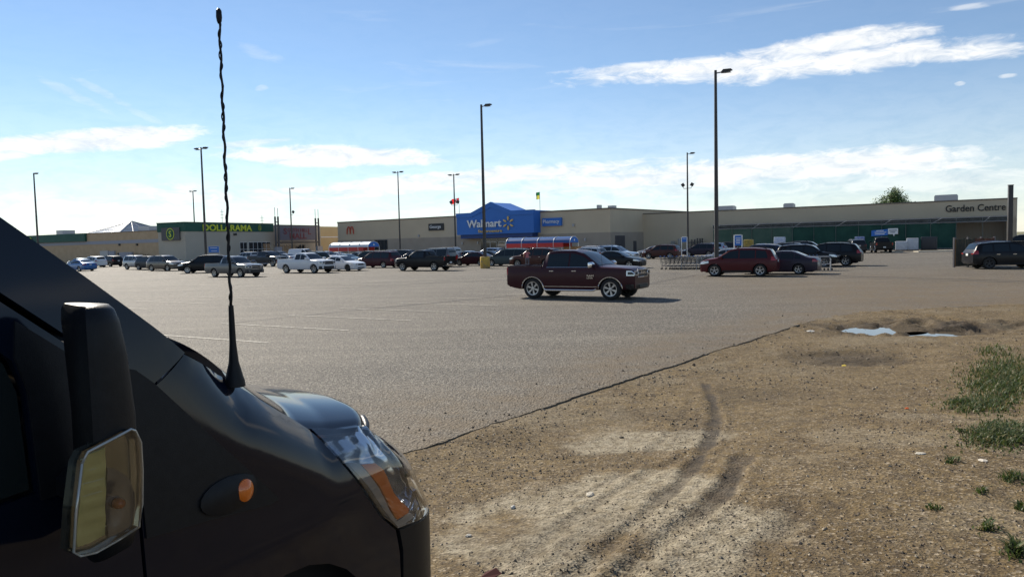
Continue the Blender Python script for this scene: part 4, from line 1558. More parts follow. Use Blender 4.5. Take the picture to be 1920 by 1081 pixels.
# ---- people
def person(name, label, loc, rz, joints, edges, bands, skin_m, root=0):
    """one continuous skinned body; bands(z,x,y) -> material slot"""
    me = bpy.data.meshes.new(name)
    me.from_pydata([j[0] for j in joints], edges, [])
    o = bpy.data.objects.new(name, me)
    COL.objects.link(o)
    md = o.modifiers.new('skin', 'SKIN')
    sv = me.skin_vertices[0].data
    for i, j in enumerate(joints):
        r = j[1]
        sv[i].radius = r if isinstance(r, tuple) else (r, r)
        sv[i].use_root = (i == root)
    o.modifiers.new('sub', 'SUBSURF').levels = 2
    dg = bpy.context.evaluated_depsgraph_get()
    m2 = bpy.data.meshes.new_from_object(o.evaluated_get(dg))
    bpy.data.objects.remove(o)
    m2.materials.clear()
    for m in skin_m:
        m2.materials.append(m)
    for p in m2.polygons:
        p.material_index = bands(p.center)
        p.use_smooth = True
    m2.name = name
    o = bpy.data.objects.new(name, m2)
    o.location = loc
    o.rotation_euler = (0, 0, rz)
    COL.objects.link(o)
    return tag(o, label, 'person')


SKIN = mat('skin', (.45, .27, .19), .6)
HAIR = mat('hair_dark', (.03, .022, .018), .7)


def figure(lean, arms, stride):
    J = [((0, 0, .95), (.15, .11)), ((.0 + lean * .25, 0, 1.12), (.145, .10)), ((lean * .6, 0, 1.32), (.165, .11)), ((lean * .85, 0, 1.44), (.13, .085)),
         ((lean, 0, 1.53), .055), ((lean * 1.08 + .02, 0, 1.62), (.078, .09)), ((lean * 1.1 + .02, 0, 1.70), (.075, .09)), ((lean * 1.1, 0, 1.76), (.045, .055))]
    E_ = [(i, i + 1) for i in range(7)]
    for s in (-1, 1):
        k = len(J)
        st = stride * s
        J.extend([((0, s * .10, .88), .10), ((st * .5 + .02, s * .11, .50), .065), ((st, s * .11, .10), .045), ((st + .07, s * .12, .045), .042), ((st + .17, s * .125, .035), .03)])
        E_.extend([(0, k), (k, k + 1), (k + 1, k + 2), (k + 2, k + 3), (k + 3, k + 4)])
        a = arms[0 if s < 0 else 1]
        k = len(J)
        sh = Vector((lean * .85, s * .19, 1.42))
        el = sh + Vector(a[0])
        wr = el + Vector(a[1])
        hd = wr + (Vector(a[1]).normalized() * .09)
        J.extend([(tuple(sh), .06), (tuple(el), .043), (tuple(wr), .03), (tuple(hd), (.035, .02))])
        E_.extend([(3, k), (k, k + 1), (k + 1, k + 2), (k + 2, k + 3)])
        # fingers: a short fan at the end of the hand
        d = Vector(a[1]).normalized()
        side = d.cross(Vector((1, 0, 0.3))).normalized()
        for q, l in ((-1.5, .06), (-.5, .075), (.5, .07), (1.5, .055)):
            kk = len(J)
            J.append((tuple(hd + d * l + side * q * .018), .008))
            E_.append((k + 3, kk))
        kk = len(J)
        J.append((tuple(wr + d * .05 + side * .05), .01))
        E_.append((k + 2, kk))
    return J, E_


pk = G(989, 503.5)
J, E_ = figure(.10, (((.24, -.10, -.10), (.22, .10, .12)), ((.10, .10, -.24), (.20, -.02, -.10))), .12)
shirt, grey, shoe = mat('shirt_pink', (.46, .15, .15), .85), mat('trousers_grey', (.10, .095, .11), .85), mat('shoe_white', (.6, .6, .58), .7)


def band1(c):
    if c.z < .09:
        return 4
    if c.z < .98:
        return 1
    if c.z < 1.5:
        return 0 if abs(c.y) < .27 and c.x < .34 else 2
    return 3 if (c.z > 1.66 or c.x < .10) else 2


person('person', 'person in pink shirt and grey trousers leaning towards the dark brown SUV', (pk.x, pk.y, 0), math.radians(95), J, E_, band1, [shirt, grey, SKIN, HAIR, shoe])
pk = G(863, 491)
J, E_ = figure(.02, (((.05, -.06, -.27), (.12, 0, -.2)), ((-.02, .06, -.27), (.05, 0, -.24))), .2)
blk = mat('clothes_black', (.018, .018, .022), .85)


def band2(c):
    return 1 if (1.50 < c.z < 1.66 and c.x > .04) else 0


person('person', 'person in dark clothes walking behind the black pickup tailgate', (pk.x, pk.y, 0), math.radians(20), J, E_, band2, [blk, SKIN])

# ================================================================== VEHICLES
def paint(name, col, metal=None, rough=.3):
    dk = sum(col) < .25
    return mat('paint_' + name, col, rough, (0.0 if dk else .3) if metal is None else metal, coat=.06 if dk else .5, spec=.22 if dk else .4)


P = dict(
    burgundy=paint('burgundy', (.040, .0085, .013)), maroon=paint('maroon', (.055, .010, .016)), ruby=paint('ruby', (.085, .014, .016)),
    black=paint('black', (.008, .008, .010)), charcoal=paint('charcoal', (.03, .032, .036)), grey=paint('grey', (.11, .115, .12)),
    silver=paint('silver', (.40, .41, .42), .5), white=paint('white', (.68, .69, .70), 0), iceblue=paint('iceblue', (.34, .41, .50), .4),
    blue=paint('blue', (.035, .13, .33)), greygreen=paint('greygreen', (.055, .075, .075)), brown=paint('brown', (.075, .028, .022)),
    plum=paint('plum', (.035, .028, .042)), darkgreen=paint('darkgreen', (.018, .03, .026)), navy=paint('navy', (.02, .03, .06)),
    bronze=paint('bronze', (.10, .085, .07)), teal=paint('teal', (.16, .25, .30)))
M_CARGLASS = mat('car_glass', (.010, .016, .020), .02, spec=.4)
M_TYRE = mat('tyre', (.018, .018, .018), .85)
M_RIM = mat('rim_alloy', (.48, .49, .50), .3, .85)
M_RIMD = mat('rim_dark', (.05, .05, .055), .4, .6)
M_TRIM = mat('black_trim', (.022, .022, .024), .6)
M_CHROME = mat('chrome', (.75, .75, .76), .12, 1.0)
M_LAMP = mat('headlamp', (.60, .62, .64), .08, .4, coat=1)
M_TAIL = mat('tail_lamp', (.35, .012, .012), .15, coat=1)
M_PLATE = mat('number_plate', (.62, .63, .62), .5)
M_UNDER = mat('underbody', (.015, .015, .015), .9)


class Spec:
    pass


def lerp(a, b, t):
    return a + (b - a) * t


def interp(pts, x):
    if x <= pts[0][0]:
        return pts[0][1]
    for (a, za), (b, zb) in zip(pts[:-1], pts[1:]):
        if x <= b:
            return za + (zb - za) * (x - a) / (b - a) if b > a else zb
    return pts[-1][1]


TYPES = {
    # distances from the front bumper (m): top = roofline profile; A cowl, B roof front, C roof rear, D rear glass base
    'suv': dict(L=4.52, W=1.86, H=1.72, wb=2.69, fo=.90, r=.37, clr=.25, belt=1.07, top=[(0, .80), (.06, .92), (.35, 1.04), (1.05, 1.14), (1.8, 1.62), (2.25, 1.71), (3.3, 1.70), (4.15, 1.61), (4.30, 1.34), (4.44, 1.10), (4.52, .97)],
                A=1.05, B=1.88, C=4.08, D=4.38, pil=[2.36, 3.32], wend=4.05, clad=True),
    'suv_large': dict(L=5.08, W=1.96, H=1.80, wb=3.02, fo=.98, r=.38, clr=.24, belt=1.10, top=[(0, .80), (.06, .92), (.4, 1.05), (1.25, 1.16), (2.05, 1.70), (2.6, 1.79), (3.8, 1.78), (4.6, 1.66), (4.85, 1.35), (5.0, 1.12), (5.08, .98)],
                      A=1.25, B=2.12, C=4.5, D=4.9, pil=[2.62, 3.62], wend=4.5, clad=False),
    'boxy': dict(L=4.55, W=1.85, H=1.82, wb=2.70, fo=.88, r=.385, clr=.32, belt=1.14, top=[(0, .88), (.05, 1.02), (.25, 1.10), (1.3, 1.18), (1.85, 1.68), (2.2, 1.78), (4.0, 1.80), (4.3, 1.76), (4.42, 1.3), (4.50, 1.15), (4.55, 1.0)],
                 A=1.3, B=1.95, C=4.24, D=4.42, pil=[2.4, 3.2], wend=4.2, clad=True),
    'sedan': dict(L=4.72, W=1.80, H=1.46, wb=2.70, fo=.92, r=.325, clr=.17, belt=.95, top=[(0, .66), (.06, .74), (.4, .84), (1.25, .96), (2.05, 1.38), (2.5, 1.455), (3.2, 1.44), (4.05, 1.08), (4.2, 1.05), (4.6, 1.02), (4.68, .9), (4.72, .8)],
                  A=1.25, B=2.12, C=3.3, D=4.0, pil=[2.5, 3.35], wend=3.75, clad=False),
    'hatch': dict(L=4.25, W=1.77, H=1.50, wb=2.60, fo=.85, r=.32, clr=.17, belt=.96, top=[(0, .66), (.06, .76), (.35, .88), (1.1, 1.0), (1.9, 1.42), (2.35, 1.50), (3.2, 1.47), (3.85, 1.33), (4.1, 1.08), (4.2, .95), (4.25, .85)],
                  A=1.1, B=1.98, C=3.6, D=4.1, pil=[2.4, 3.2], wend=3.75, clad=False),
    'minivan': dict(L=5.14, W=1.98, H=1.76, wb=3.05, fo=.97, r=.35, clr=.20, belt=1.02, top=[(0, .72), (.06, .84), (.4, .96), (1.05, 1.08), (2.0, 1.65), (2.5, 1.75), (3.9, 1.75), (4.75, 1.68), (4.95, 1.3), (5.07, 1.05), (5.14, .9)],
                    A=1.05, B=2.08, C=4.72, D=5.0, pil=[2.5, 3.6], wend=4.75, clad=False),
    'cargo': dict(L=5.6, W=2.0, H=2.12, wb=3.45, fo=.9, r=.37, clr=.26, belt=1.2, top=[(0, .9), (.06, 1.0), (.3, 1.1), (.85, 1.22), (1.6, 1.95), (2.0, 2.1), (5.2, 2.12), (5.5, 2.06), (5.55, 1.4), (5.6, 1.1)],
                  A=.85, B=1.7, C=5.49, D=5.56, pil=[2.2], wend=2.15, clad=False),
    'oldvan': dict(L=4.85, W=1.95, H=1.95, wb=2.85, fo=.9, r=.36, clr=.26, belt=1.12, top=[(0, .85), (.06, .98), (.3, 1.06), (.9, 1.16), (1.55, 1.78), (1.95, 1.93), (4.5, 1.94), (4.75, 1.86), (4.8, 1.3), (4.85, 1.05)],
                   A=.9, B=1.66, C=4.72, D=4.81, pil=[2.2, 3.3], wend=4.6, clad=False),
}
TYPES['pickup_crew'] = dict(L=5.72, W=2.02, H=2.0, wb=3.50, fo=.98, r=.43, clr=.40, belt=1.29, bed=(4.08, 1.36), floor=.9,
                            top=[(0, 1.06), (.05, 1.17), (.18, 1.24), (.6, 1.29), (1.46, 1.33), (2.22, 1.86), (2.65, 1.98), (3.4, 1.99), (3.88, 1.93), (4.02, 1.42), (4.04, 1.36), (5.72, 1.36)],
                            A=1.46, B=2.32, C=3.90, D=4.04, pil=[2.80, 3.82], wend=3.82, clad=False)
TYPES['pickup_ext'] = dict(L=5.75, W=1.98, H=1.86, wb=3.60, fo=.98, r=.40, clr=.34, belt=1.22, bed=(3.66, 1.28), floor=.84,
                           top=[(0, .96), (.05, 1.08), (.18, 1.14), (.6, 1.19), (1.45, 1.23), (2.15, 1.72), (2.5, 1.84), (3.1, 1.85), (3.46, 1.80), (3.62, 1.34), (3.64, 1.28), (5.75, 1.28)],
                           A=1.45, B=2.24, C=3.48, D=3.62, pil=[2.72, 3.42], wend=3.42, clad=False)
TYPES['pickup_small'] = dict(L=5.5, W=1.83, H=1.76, wb=3.32, fo=.95, r=.37, clr=.32, belt=1.12, bed=(3.55, 1.16), floor=.78,
                             top=[(0, .86), (.05, .96), (.2, 1.02), (.6, 1.08), (1.4, 1.14), (2.1, 1.62), (2.45, 1.74), (3.0, 1.75), (3.36, 1.70), (3.5, 1.22), (3.52, 1.16), (5.5, 1.16)],
                             A=1.4, B=2.2, C=3.38, D=3.5, pil=[2.66, 3.32], wend=3.32, clad=False)


class CarGeo:
    def __init__(s, d):
        s.__dict__.update(d)
        s.hl = s.L / 2
        s.bed_x = s.hl - s.bed[0] if hasattr(s, 'bed') else None
        s.wx = [s.hl - s.fo, s.hl - s.fo - s.wb]
        s.Ra = s.r * 1.17

    def ztop(s, x):
        xf = s.hl - x
        if s.bed_x is not None and x < s.bed_x + .06:
            return interp(s.top, xf)
        k = .055
        return sum(interp(s.top, min(max(xf + q * k, 0), s.L)) * w for q, w in ((-2, .1), (-1, .22), (0, .36), (1, .22), (2, .1)))

    def hw(s, x):
        f = max(0, (x - (s.hl - .62)) / .62)
        b = max(0, (-(s.hl - .45) - x) / .45)
        t = .20 * f ** 2.2 + (.10 if s.bed_x is None else .03) * b ** 2.2
        return s.W / 2 * (1 - t)

    def zbot(s, x, raw=False):
        z = s.clr
        f = max(0, (x - (s.hl - .5)) / .5)
        b = max(0, (-(s.hl - .6) - x) / .6)
        z += .06 * f + .16 * b * b
        if raw:
            return z
        for w in s.wx:
            d = abs(x - w)
            if d < s.Ra:
                z = max(z, s.r + math.sqrt(max(0, s.Ra ** 2 - d * d)) * .93)
        return z

    def yprof(s, x, z):
        """body half width at height z"""
        t = (z - s.clr) / (s.belt - s.clr)
        k = interp([(-.3, .90), (0, .945), (.12, .985), (.35, 1.0), (.62, 1.0), (.85, .985), (1.0, .955), (1.3, .93)], t)
        return s.hw(x) * k

    def cab(s, x):
        zt = s.ztop(x)
        fr = min(1, max(0, (zt - s.belt) / (s.H - s.belt)))
        inbed = s.bed_x is not None and x < s.bed_x + .02
        zbl = min(s.belt, zt - .05)
        wt = s.hw(x) * (lerp(.915, .735, fr) if not inbed else .955)
        z7 = zt - .065 * fr - .012
        return zt, zbl, wt, z7, inbed

    def sidey(s, x, z):
        zt, zbl, wt, z7, inbed = s.cab(x)
        if z <= zbl:
            return s.yprof(x, z)
        y6 = s.yprof(x, zbl)
        return lerp(y6, wt, min(1, (z - zbl) / max(.001, z7 - zbl)))

    def ring(s, x):
        zb = s.zbot(x)
        zt, zbl, wt, z7, inbed = s.cab(x)
        h = []
        h.append((0, zb))
        h.append((s.hw(x) * .86, zb))
        for q in (0.0, .10, .35, .6, .85):
            z = lerp(zb + .015, zbl, q)
            h.append((s.yprof(x, z), z))
        h.append((s.yprof(x, zbl), zbl))
        if inbed:
            h += [(wt, zt), (wt - .07, zt), (wt - .075, zt - .03), (wt - .08, s.floor), (0, s.floor)]
        else:
            h += [(wt, z7), (wt - .05, zt - .006), (wt * .62, zt + .012), (wt * .3, zt + .02), (0, zt + .024)]
        return h

    def stations(s):
        xs = set(np.round(np.linspace(-s.hl, s.hl, int(s.L / .09)), 4))
        for w in s.wx:
            for k in range(13):
                xs.add(round(w + s.Ra * math.cos(PI * k / 12), 4))
            xs.add(round(w + s.Ra + .002, 4))
            xs.add(round(w - s.Ra - .002, 4))
        if s.bed_x is not None:
            xs.add(round(s.bed_x + .0205, 4))
            xs.add(round(s.bed_x + .0195, 4))
        for e in (.02, .05):
            xs.add(round(s.hl - e, 4))
            xs.add(round(-s.hl + e, 4))
        return sorted(x for x in xs if -s.hl <= x <= s.hl)


def body_mesh(g):
    xs = g.stations()
    vs, fs = [], []
    rn = None
    for x in xs:
        h = g.ring(x)
        full = [(x, y, z) for y, z in h] + [(x, -y, z) for y, z in h[::-1][1:-1]]
        rn = len(full)
        vs += full
    for i in range(len(xs) - 1):
        for k in range(rn):
            a, b = i * rn + k, i * rn + (k + 1) % rn
            fs.append((a, b, b + rn, a + rn))
    fs.append(tuple(range(rn)))
    e = (len(xs) - 1) * rn
    fs.append(tuple(e + k for k in range(rn - 1, -1, -1)))
    return smooth_by_angle(MB().add(vs, fs).mesh('body'), 38)


def side_patch(g, x0, x1, zlo, zhi, off, nx=10, nz=5, thick=None):
    """a panel lying on the car's right or left side; zlo/zhi are functions of x; both sides share this with a flip"""
    out = []
    for s in (1, -1):
        vs, fs = [], []
        for i in range(nx + 1):
            x = lerp(x0, x1, i / nx)
            a, b = zlo(x), zhi(x)
            if b < a + .004:
                b = a + .004
            for k in range(nz + 1):
                z = lerp(a, b, k / nz)
                vs.append((x, s * (g.sidey(x, z) + off), z))
        for i in range(nx):
            for k in range(nz):
                q = i * (nz + 1) + k
                f = (q, q + 1, q + nz + 2, q + nz + 1)
                fs.append(f)
        n0 = len(vs)
        ring = [i * (nz + 1) for i in range(nx + 1)] + [nx * (nz + 1) + k for k in range(1, nz + 1)] + [i * (nz + 1) + nz for i in range(nx - 1, -1, -1)] + [k for k in range(nz - 1, 0, -1)]
        for r_ in ring:
            v = vs[r_]
            vs.append((v[0], v[1] - s * (off + .012), v[2]))
        m = len(ring)
        for k in range(m):
            fs.append((ring[k], ring[(k + 1) % m], n0 + (k + 1) % m, n0 + k))
        out.append(smooth_by_angle(MB().add(vs, fs).mesh('panel'), 40))
    return out


def top_patch(g, x0, x1, inset, off, name, nx=6):
    """glass on the sloping front or rear of the cabin"""
    vs, fs = [], []
    for i in range(nx + 1):
        x = lerp(x0, x1, i / nx)
        sl = (g.ztop(x + .02) - g.ztop(x - .02)) / .04
        n = Vector((-sl, 0, 1)).normalized() * off
        r = g.ring(x)[-4:]
        wmax = r[0][0] - inset
        for k in range(9):
            y = lerp(-wmax, wmax, k / 8)
            z = interp([(-p[0], p[1]) for p in r], -abs(y))
            vs.append((x + n.x, y, z + n.z))
    for i in range(nx):
        for k in range(8):
            q = i * 9 + k
            fs.append((q, q + 1, q + 10, q + 9))
    me = MB().add(vs, fs).mesh(name)
    for p in me.polygons:
        p.use_smooth = True
    return me


def wheel_meshes(r, w, spokes):
    ty = MB().lathe_y([(r * .66, -w / 2 + .01), (r * .70, -w / 2), (r * .93, -w / 2 + .005), (r * .985, -w / 2 + .03), (r, -w / 4), (r, w / 4), (r * .985, w / 2 - .03), (r * .93, w / 2 - .005), (r * .70, w / 2), (r * .66, w / 2 - .01), (r * .62, 0), (r * .66, -w / 2 + .01)], 28).mesh('tyre', M_TYRE)
    smooth_by_angle(ty, 50)
    rb = MB().lathe_y([(r * .655, w / 2 - .035), (r * .665, w / 2 - .008), (r * .60, w / 2 - .012), (r * .57, w / 2 - .06), (r * .57, w / 2 - .10)], 28)
    for k in range(spokes):
        a = 2 * PI * k / spokes + .3
        for (da, wd) in ((-.10, .05), (.10, .05)) if spokes < 8 else ((0, .05),):
            a1 = a + da
            ca, sa = math.cos(a1), math.sin(a1)
            c0, s0 = math.cos(a), math.sin(a)
            p0 = Vector((r * .08 * c0, w / 2 - .03, r * .08 * s0))
            p1 = Vector((r * .60 * ca, w / 2 - .022, r * .60 * sa))
            nrm = Vector((-sa, 0, ca)) * (r * wd * .9)
            d = Vector((0, -.03, 0))
            rb.add([p0 - nrm, p0 + nrm, p1 + nrm * 1.1, p1 - nrm * 1.1, p0 - nrm + d, p0 + nrm + d, p1 + nrm * 1.1 + d, p1 - nrm * 1.1 + d],
                   [(0, 1, 2, 3), (0, 4, 5, 1), (1, 5, 6, 2), (2, 6, 7, 3), (3, 7, 4, 0)])
    rb.lathe_y([(.0, w / 2 - .015), (r * .15, w / 2 - .018), (r * .17, w / 2 - .05)], 14)
    rim = rb.mesh('rim')
    smooth_by_angle(rim, 30)
    br = MB().lathe_y([(.0, w / 2 - .07), (r * .58, w / 2 - .07), (r * .58, w / 2 - .09)], 20).mesh('brake_disc', M_UNDER)
    return ty, rim, br


GEO, PARTS = {}, {}


def car_parts(kind):
    """list of (name, mesh, material key, parent index or None, location, mirrored)"""
    if kind in PARTS:
        return GEO[kind], PARTS[kind]
    g = CarGeo(TYPES[kind])
    GEO[kind] = g
    L = []

    def add(name, me, m, parent=None, loc=(0, 0, 0), rz=0.0):
        L.append((name, me, m, parent, loc, rz))
        return len(L) - 1
    hl = g.hl
    xA, xB, xC, xD = hl - g.A, hl - g.B, hl - g.C, hl - g.D
    pick = g.bed_x is not None
    big = kind in ('pickup_crew', 'pickup_ext', 'pickup_small')
    body = add('body', body_mesh(g), 'paint')
    add('underbody', MB().box(-hl + .35, hl - .3, -g.W * .31, g.W * .31, g.clr - .03, .62).mesh('underbody'), M_UNDER)
    for w in g.wx:    # dark wheel wells
        pass
    add('windshield', top_patch(g, xA - .05, xB + .02, .05, .012, 'windshield'), M_CARGLASS)
    if pick or kind in ('cargo', 'oldvan'):
        add('rear_window', top_patch(g, xC - .03, lerp(xC, xD, .72), .10, .02, 'rear_window', 3), M_CARGLASS)
    else:
        add('rear_window', top_patch(g, xC - .06, xD + .03, .10, .014, 'rear_window'), M_CARGLASS)
    # side windows between the pillars
    zlo = lambda x: g.belt + .025
    zhi = lambda x: g.cab(x)[3] - .045
    x_front = None
    x = xA - .02
    while zhi(x) < zlo(x) + .05:
        x -= .02
    edges = [x] + [hl - p for p in g.pil]
    if g.pil[-1] < g.wend - .15:
        edges.append(hl - g.wend)
    doors_x = []
    for i in range(len(edges) - 1):
        a, b = edges[i] - (.035 if i else 0), edges[i + 1] + .035
        zh = zhi
        if i == len(edges) - 2 and kind in ('suv', 'suv_large', 'hatch', 'sedan'):
            b0, a0 = b, a
            if kind == 'sedan':
                zh = lambda x: min(zhi(x), zhi(x))
            else:
                zh = lambda x, b0=b0, a0=a0: min(zhi(x), lerp(g.belt + .09, 3, (x - b0) / .5))
        for me in side_patch(g, b, a, zlo, zh, .007, 10, 3):
            add('window', me, M_CARGLASS)
    # doors
    nd = 2 if kind not in ('cargo', 'pickup_ext', 'pickup_small') else 1
    dx = [xA - .18] + [hl - p for p in g.pil[:nd]]
    for i in range(nd):
        a, b = dx[i] - (.008 if i else 0), dx[i + 1] + .008
        rear_w = g.wx[1]
        zl = lambda x: max(g.clr + .13, (g.r + math.sqrt(max(0, (g.Ra + .05) ** 2 - (x - rear_w) ** 2)) + .02) if abs(x - rear_w) < g.Ra + .05 else 0,
                           (g.r + math.sqrt(max(0, (g.Ra + .05) ** 2 - (x - g.wx[0]) ** 2)) + .02) if abs(x - g.wx[0]) < g.Ra + .05 else 0)
        for s, me in zip((1, -1), side_patch(g, b, a, zl, lambda x: g.belt - .01, .005, 12, 6)):
            d = add('door', me, 'paint')
            hx, hz = b + .14, g.belt - .14
            hm = MB().box(hx, hx + .2, s * (g.sidey(hx, hz) + .012) - .012, s * (g.sidey(hx, hz) + .03) + .012, hz - .018, hz + .018).mesh('handle')
            bevel_mesh(hm, .006, 1)
            add('handle', hm, 'handle', d)
    # mirrors
    for s in (1, -1):
        mx = xA - .32
        y = g.sidey(mx, g.belt)
        k = 1.35 if big else 1.0
        mm = MB().prism([(.0, -.07 * k), (.10 * k, -.05 * k), (.13 * k, .04 * k), (.06 * k, .10 * k), (-.02, .09 * k), (-.03, -.04 * k)], s * (y + .03), s * (y + .03 + .20 * k), lambda a, b, d: (mx + a, d, g.belt + .09 + b)).mesh('mirror')
        bevel_mesh(mm, .02, 2)
        add('mirror', mm, 'mirror')
    # lamps
    zh0 = g.ztop(hl - .12) - (.24 if big else .18)
    lamp_len = .30 if big else .55
    for s, me in zip((1, -1), side_patch(g, hl - lamp_len, hl - .015, lambda x: zh0 + (.10 * max(0, (hl - x) / lamp_len - .3) if not big else .0), lambda x: min(g.ztop(x) - .045, zh0 + (.2 if big else .15 + .05 * (hl - x) / lamp_len)), .008, 8, 3)):
        # carry the lamp round onto the nose
        y0 = g.hw(hl)
        nose = MB().box(hl - .02, hl + .012, s * (y0 * (.66 if big else .62)) if s > 0 else -y0, y0 if s > 0 else -y0 * (.66 if big else .62), zh0 + .01, zh0 + (.19 if big else .13)).mesh('x')
        bm = bmesh.new()
        bm.from_mesh(me)
        bm.from_mesh(nose)
        m2 = bpy.data.meshes.new('headlight')
        bm.to_mesh(m2)
        bm.free()
        hi = add('headlight', m2, M_LAMP)
        if big:
            add('lamp_mask', MB().box(hl + .0, hl + .020, s * (y0 * .70) if s > 0 else -y0 * .97, y0 * .97 if s > 0 else -y0 * .70, zh0 + .045, zh0 + .15).mesh('lamp_mask'), M_TRIM, hi)
            lm_ = side_patch(g, hl - lamp_len + .05, hl - .03, lambda x: zh0 + .04, lambda x: min(g.ztop(x) - .085, zh0 + .155), .014, 5, 2)[0 if s > 0 else 1]
            add('lamp_mask', lm_, M_CARGLASS, hi)
    zt0 = g.belt - (.12 if not big else .30)
    tl = .30 if not big else .05
    zt1 = zt0 + (.24 if not big else .32)
    if kind in ('minivan', 'oldvan', 'boxy', 'cargo'):
        zt0, zt1, tl = g.belt - .3, g.belt + .12, .14
    if kind == 'sedan':
        zt0, zt1 = .78, .94
    for s, me in zip((1, -1), side_patch(g, -hl + .01, -hl + tl, lambda x: zt0, lambda x: min(zt1, g.ztop(x) - .03), .009, 6, 3)):
        y0 = g.hw(-hl)
        yi = y0 * (.68 if not big else .86)
        nose = MB().box(-hl - .012, -hl + .02, yi if s > 0 else -y0, y0 if s > 0 else -yi, zt0 + .005, min(zt1, g.ztop(-hl + .02)) - .02).mesh('x')
        bm = bmesh.new()
        bm.from_mesh(me)
        bm.from_mesh(nose)
        m2 = bpy.data.meshes.new('taillight')
        bm.to_mesh(m2)
        bm.free()
        add('taillight', m2, M_TAIL)
    # nose: grille, bumper, plate
    yw = g.hw(hl)
    gz0 = zh0 - (.05 if big else .02)
    gz1 = zh0 + (.20 if big else .12)
    gw = yw * (.62 if big else .52)
    gr = add('grille', MB().box(hl - .02, hl + .022, -gw, gw, gz0, gz1).mesh('grille'), M_TRIM)
    fm = MB()
    t_ = .04 if big else .02
    fm.box(hl - .02, hl + .034, -gw - t_, gw + t_, gz1, gz1 + t_).box(hl - .02, hl + .034, -gw - t_, gw + t_, gz0 - t_, gz0)
    fm.box(hl - .02, hl + .033, -gw - t_, -gw, gz0, gz1).box(hl - .02, hl + .033, gw, gw + t_, gz0, gz1)
    if big:
        zc = (gz0 + gz1) / 2
        fm.box(hl - .02, hl + .030, -gw, gw, zc - .015, zc + .015)
    add('grille_frame', bevel_mesh(fm.mesh('grille_frame'), .008, 1), M_CHROME, gr)
    bz0, bz1 = g.clr + .02, (.62 if big else .50)
    bz1 = min(bz1, gz0 - .05)
    bb = MB()
    nseg = 14
    pr = []
    for k in range(nseg + 1):
        y = lerp(-1, 1, k / nseg)
        xx = hl + .05 - .13 * abs(y) ** 3
        pr.append((xx, y * g.W / 2 * .955))
    vs = []
    for xx, y in pr:
        vs += [(xx - .25, y, bz0 + .05), (xx - .02, y, bz0), (xx, y, lerp(bz0, bz1, .5)), (xx - .01, y, bz1), (xx - .25, y, bz1 + .004)]
    bb.add(vs, [(i * 5 + q, i * 5 + q + 1, i * 5 + q + 6, i * 5 + q + 5) for i in range(nseg) for q in range(4)] + [tuple(range(5)), tuple(nseg * 5 + q for q in range(4, -1, -1))])
    fb = add('front_bumper', smooth_by_angle(bb.mesh('front_bumper'), 45), 'bumper')
    add('intake', MB().box(hl + .02, hl + .058, -.45, .45, bz0 + .07, bz0 + .17).mesh('intake'), M_TRIM, fb)
    rbx = -hl
    rb = MB()
    vs = []
    for xx, y in pr:
        xx = -xx + .02
        vs += [(xx + .25, y, bz0 + .1), (xx + .02, y, bz0 + .06), (xx, y, lerp(bz0, bz1, .55)), (xx + .01, y, bz1 + .02), (xx + .25, y, bz1 + .024)]
    rb.add(vs, [(i * 5 + q, i * 5 + q + 1, i * 5 + q + 6, i * 5 + q + 5) for i in range(nseg) for q in range(4)] + [tuple(range(5)), tuple(nseg * 5 + q for q in range(4, -1, -1))])
    add('rear_bumper', smooth_by_angle(rb.mesh('rear_bumper'), 45), 'bumper')
    pz = g.belt - .22 if not big else .66
    if kind == 'sedan':
        pz = .74
    add('number_plate', MB().box(-hl - (.05 if big else .025), -hl - .0, -.15, .15, pz, pz + .15).mesh('number_plate'), M_PLATE)
    if pick:
        me = MB().box(-hl + .001, -hl + .06, -g.W * .42, g.W * .42, g.floor, g.bed[1] + .02).mesh('tailgate')
        bevel_mesh(me, .012, 1)
        add('tailgate', me, 'paint')
    if kind in ('suv', 'suv_large', 'boxy', 'minivan', 'oldvan'):
        for s in (1, -1):
            pts = [(lerp(xB - .35, xC + .12, q / 8), s * g.W / 2 * .655, g.ztop(lerp(xB - .35, xC + .12, q / 8)) + (.055 if 0 < q < 8 else .01)) for q in range(9)]
            add('roof_rail', MB().tube(pts, .018, 5).mesh('roof_rail'), 'rail')
    if g.clad:
        for me in side_patch(g, g.wx[1] + g.Ra + .03, g.wx[0] - g.Ra - .03, lambda x: g.clr + .02, lambda x: g.clr + .12, .010, 4, 1):
            add('sill_cladding', me, M_TRIM)
    if kind == 'pickup_crew':
        for s in (1, -1):
            add('step_bar', MB().tube([(g.wx[1] + .55, s * (g.W / 2 - .02), .42), (g.wx[1] + .65, s * (g.W / 2 + .05), .37), (g.wx[0] - .7, s * (g.W / 2 + .05), .37), (g.wx[0] - .6, s * (g.W / 2 - .02), .42)], .04, 8).mesh('step_bar'), M_CHROME)
            for w in g.wx:
                pts = []
                for k in range(15):
                    a = PI * (.02 + .96 * k / 14)
                    px_, pz_ = w + g.Ra * 1.01 * math.cos(a), g.r + g.Ra * .95 * math.sin(a)
                    pts.append((px_, s * (g.yprof(px_, pz_) + .006), pz_))
                add('arch_trim', MB().tube(pts, .024, 6).mesh('arch_trim'), M_CHROME)
            xs_ = [lerp(xA - .25, hl - g.pil[-1], q / 12) for q in range(13)]
            add('belt_trim', MB().tube([(x_, s * (g.sidey(x_, g.belt + .01) + .008), g.belt + .01) for x_ in xs_], .012, 5).mesh('belt_trim'), M_CHROME)
            add('sill_trim', MB().tube([(g.wx[1] + g.Ra + .06, s * (g.yprof(0, g.clr + .1) + .01), g.clr + .12), (g.wx[0] - g.Ra - .06, s * (g.yprof(0, g.clr + .1) + .01), g.clr + .12)], .016, 5).mesh('sill_trim'), M_CHROME)
    # wheels
    tw = .24 if not big else .28
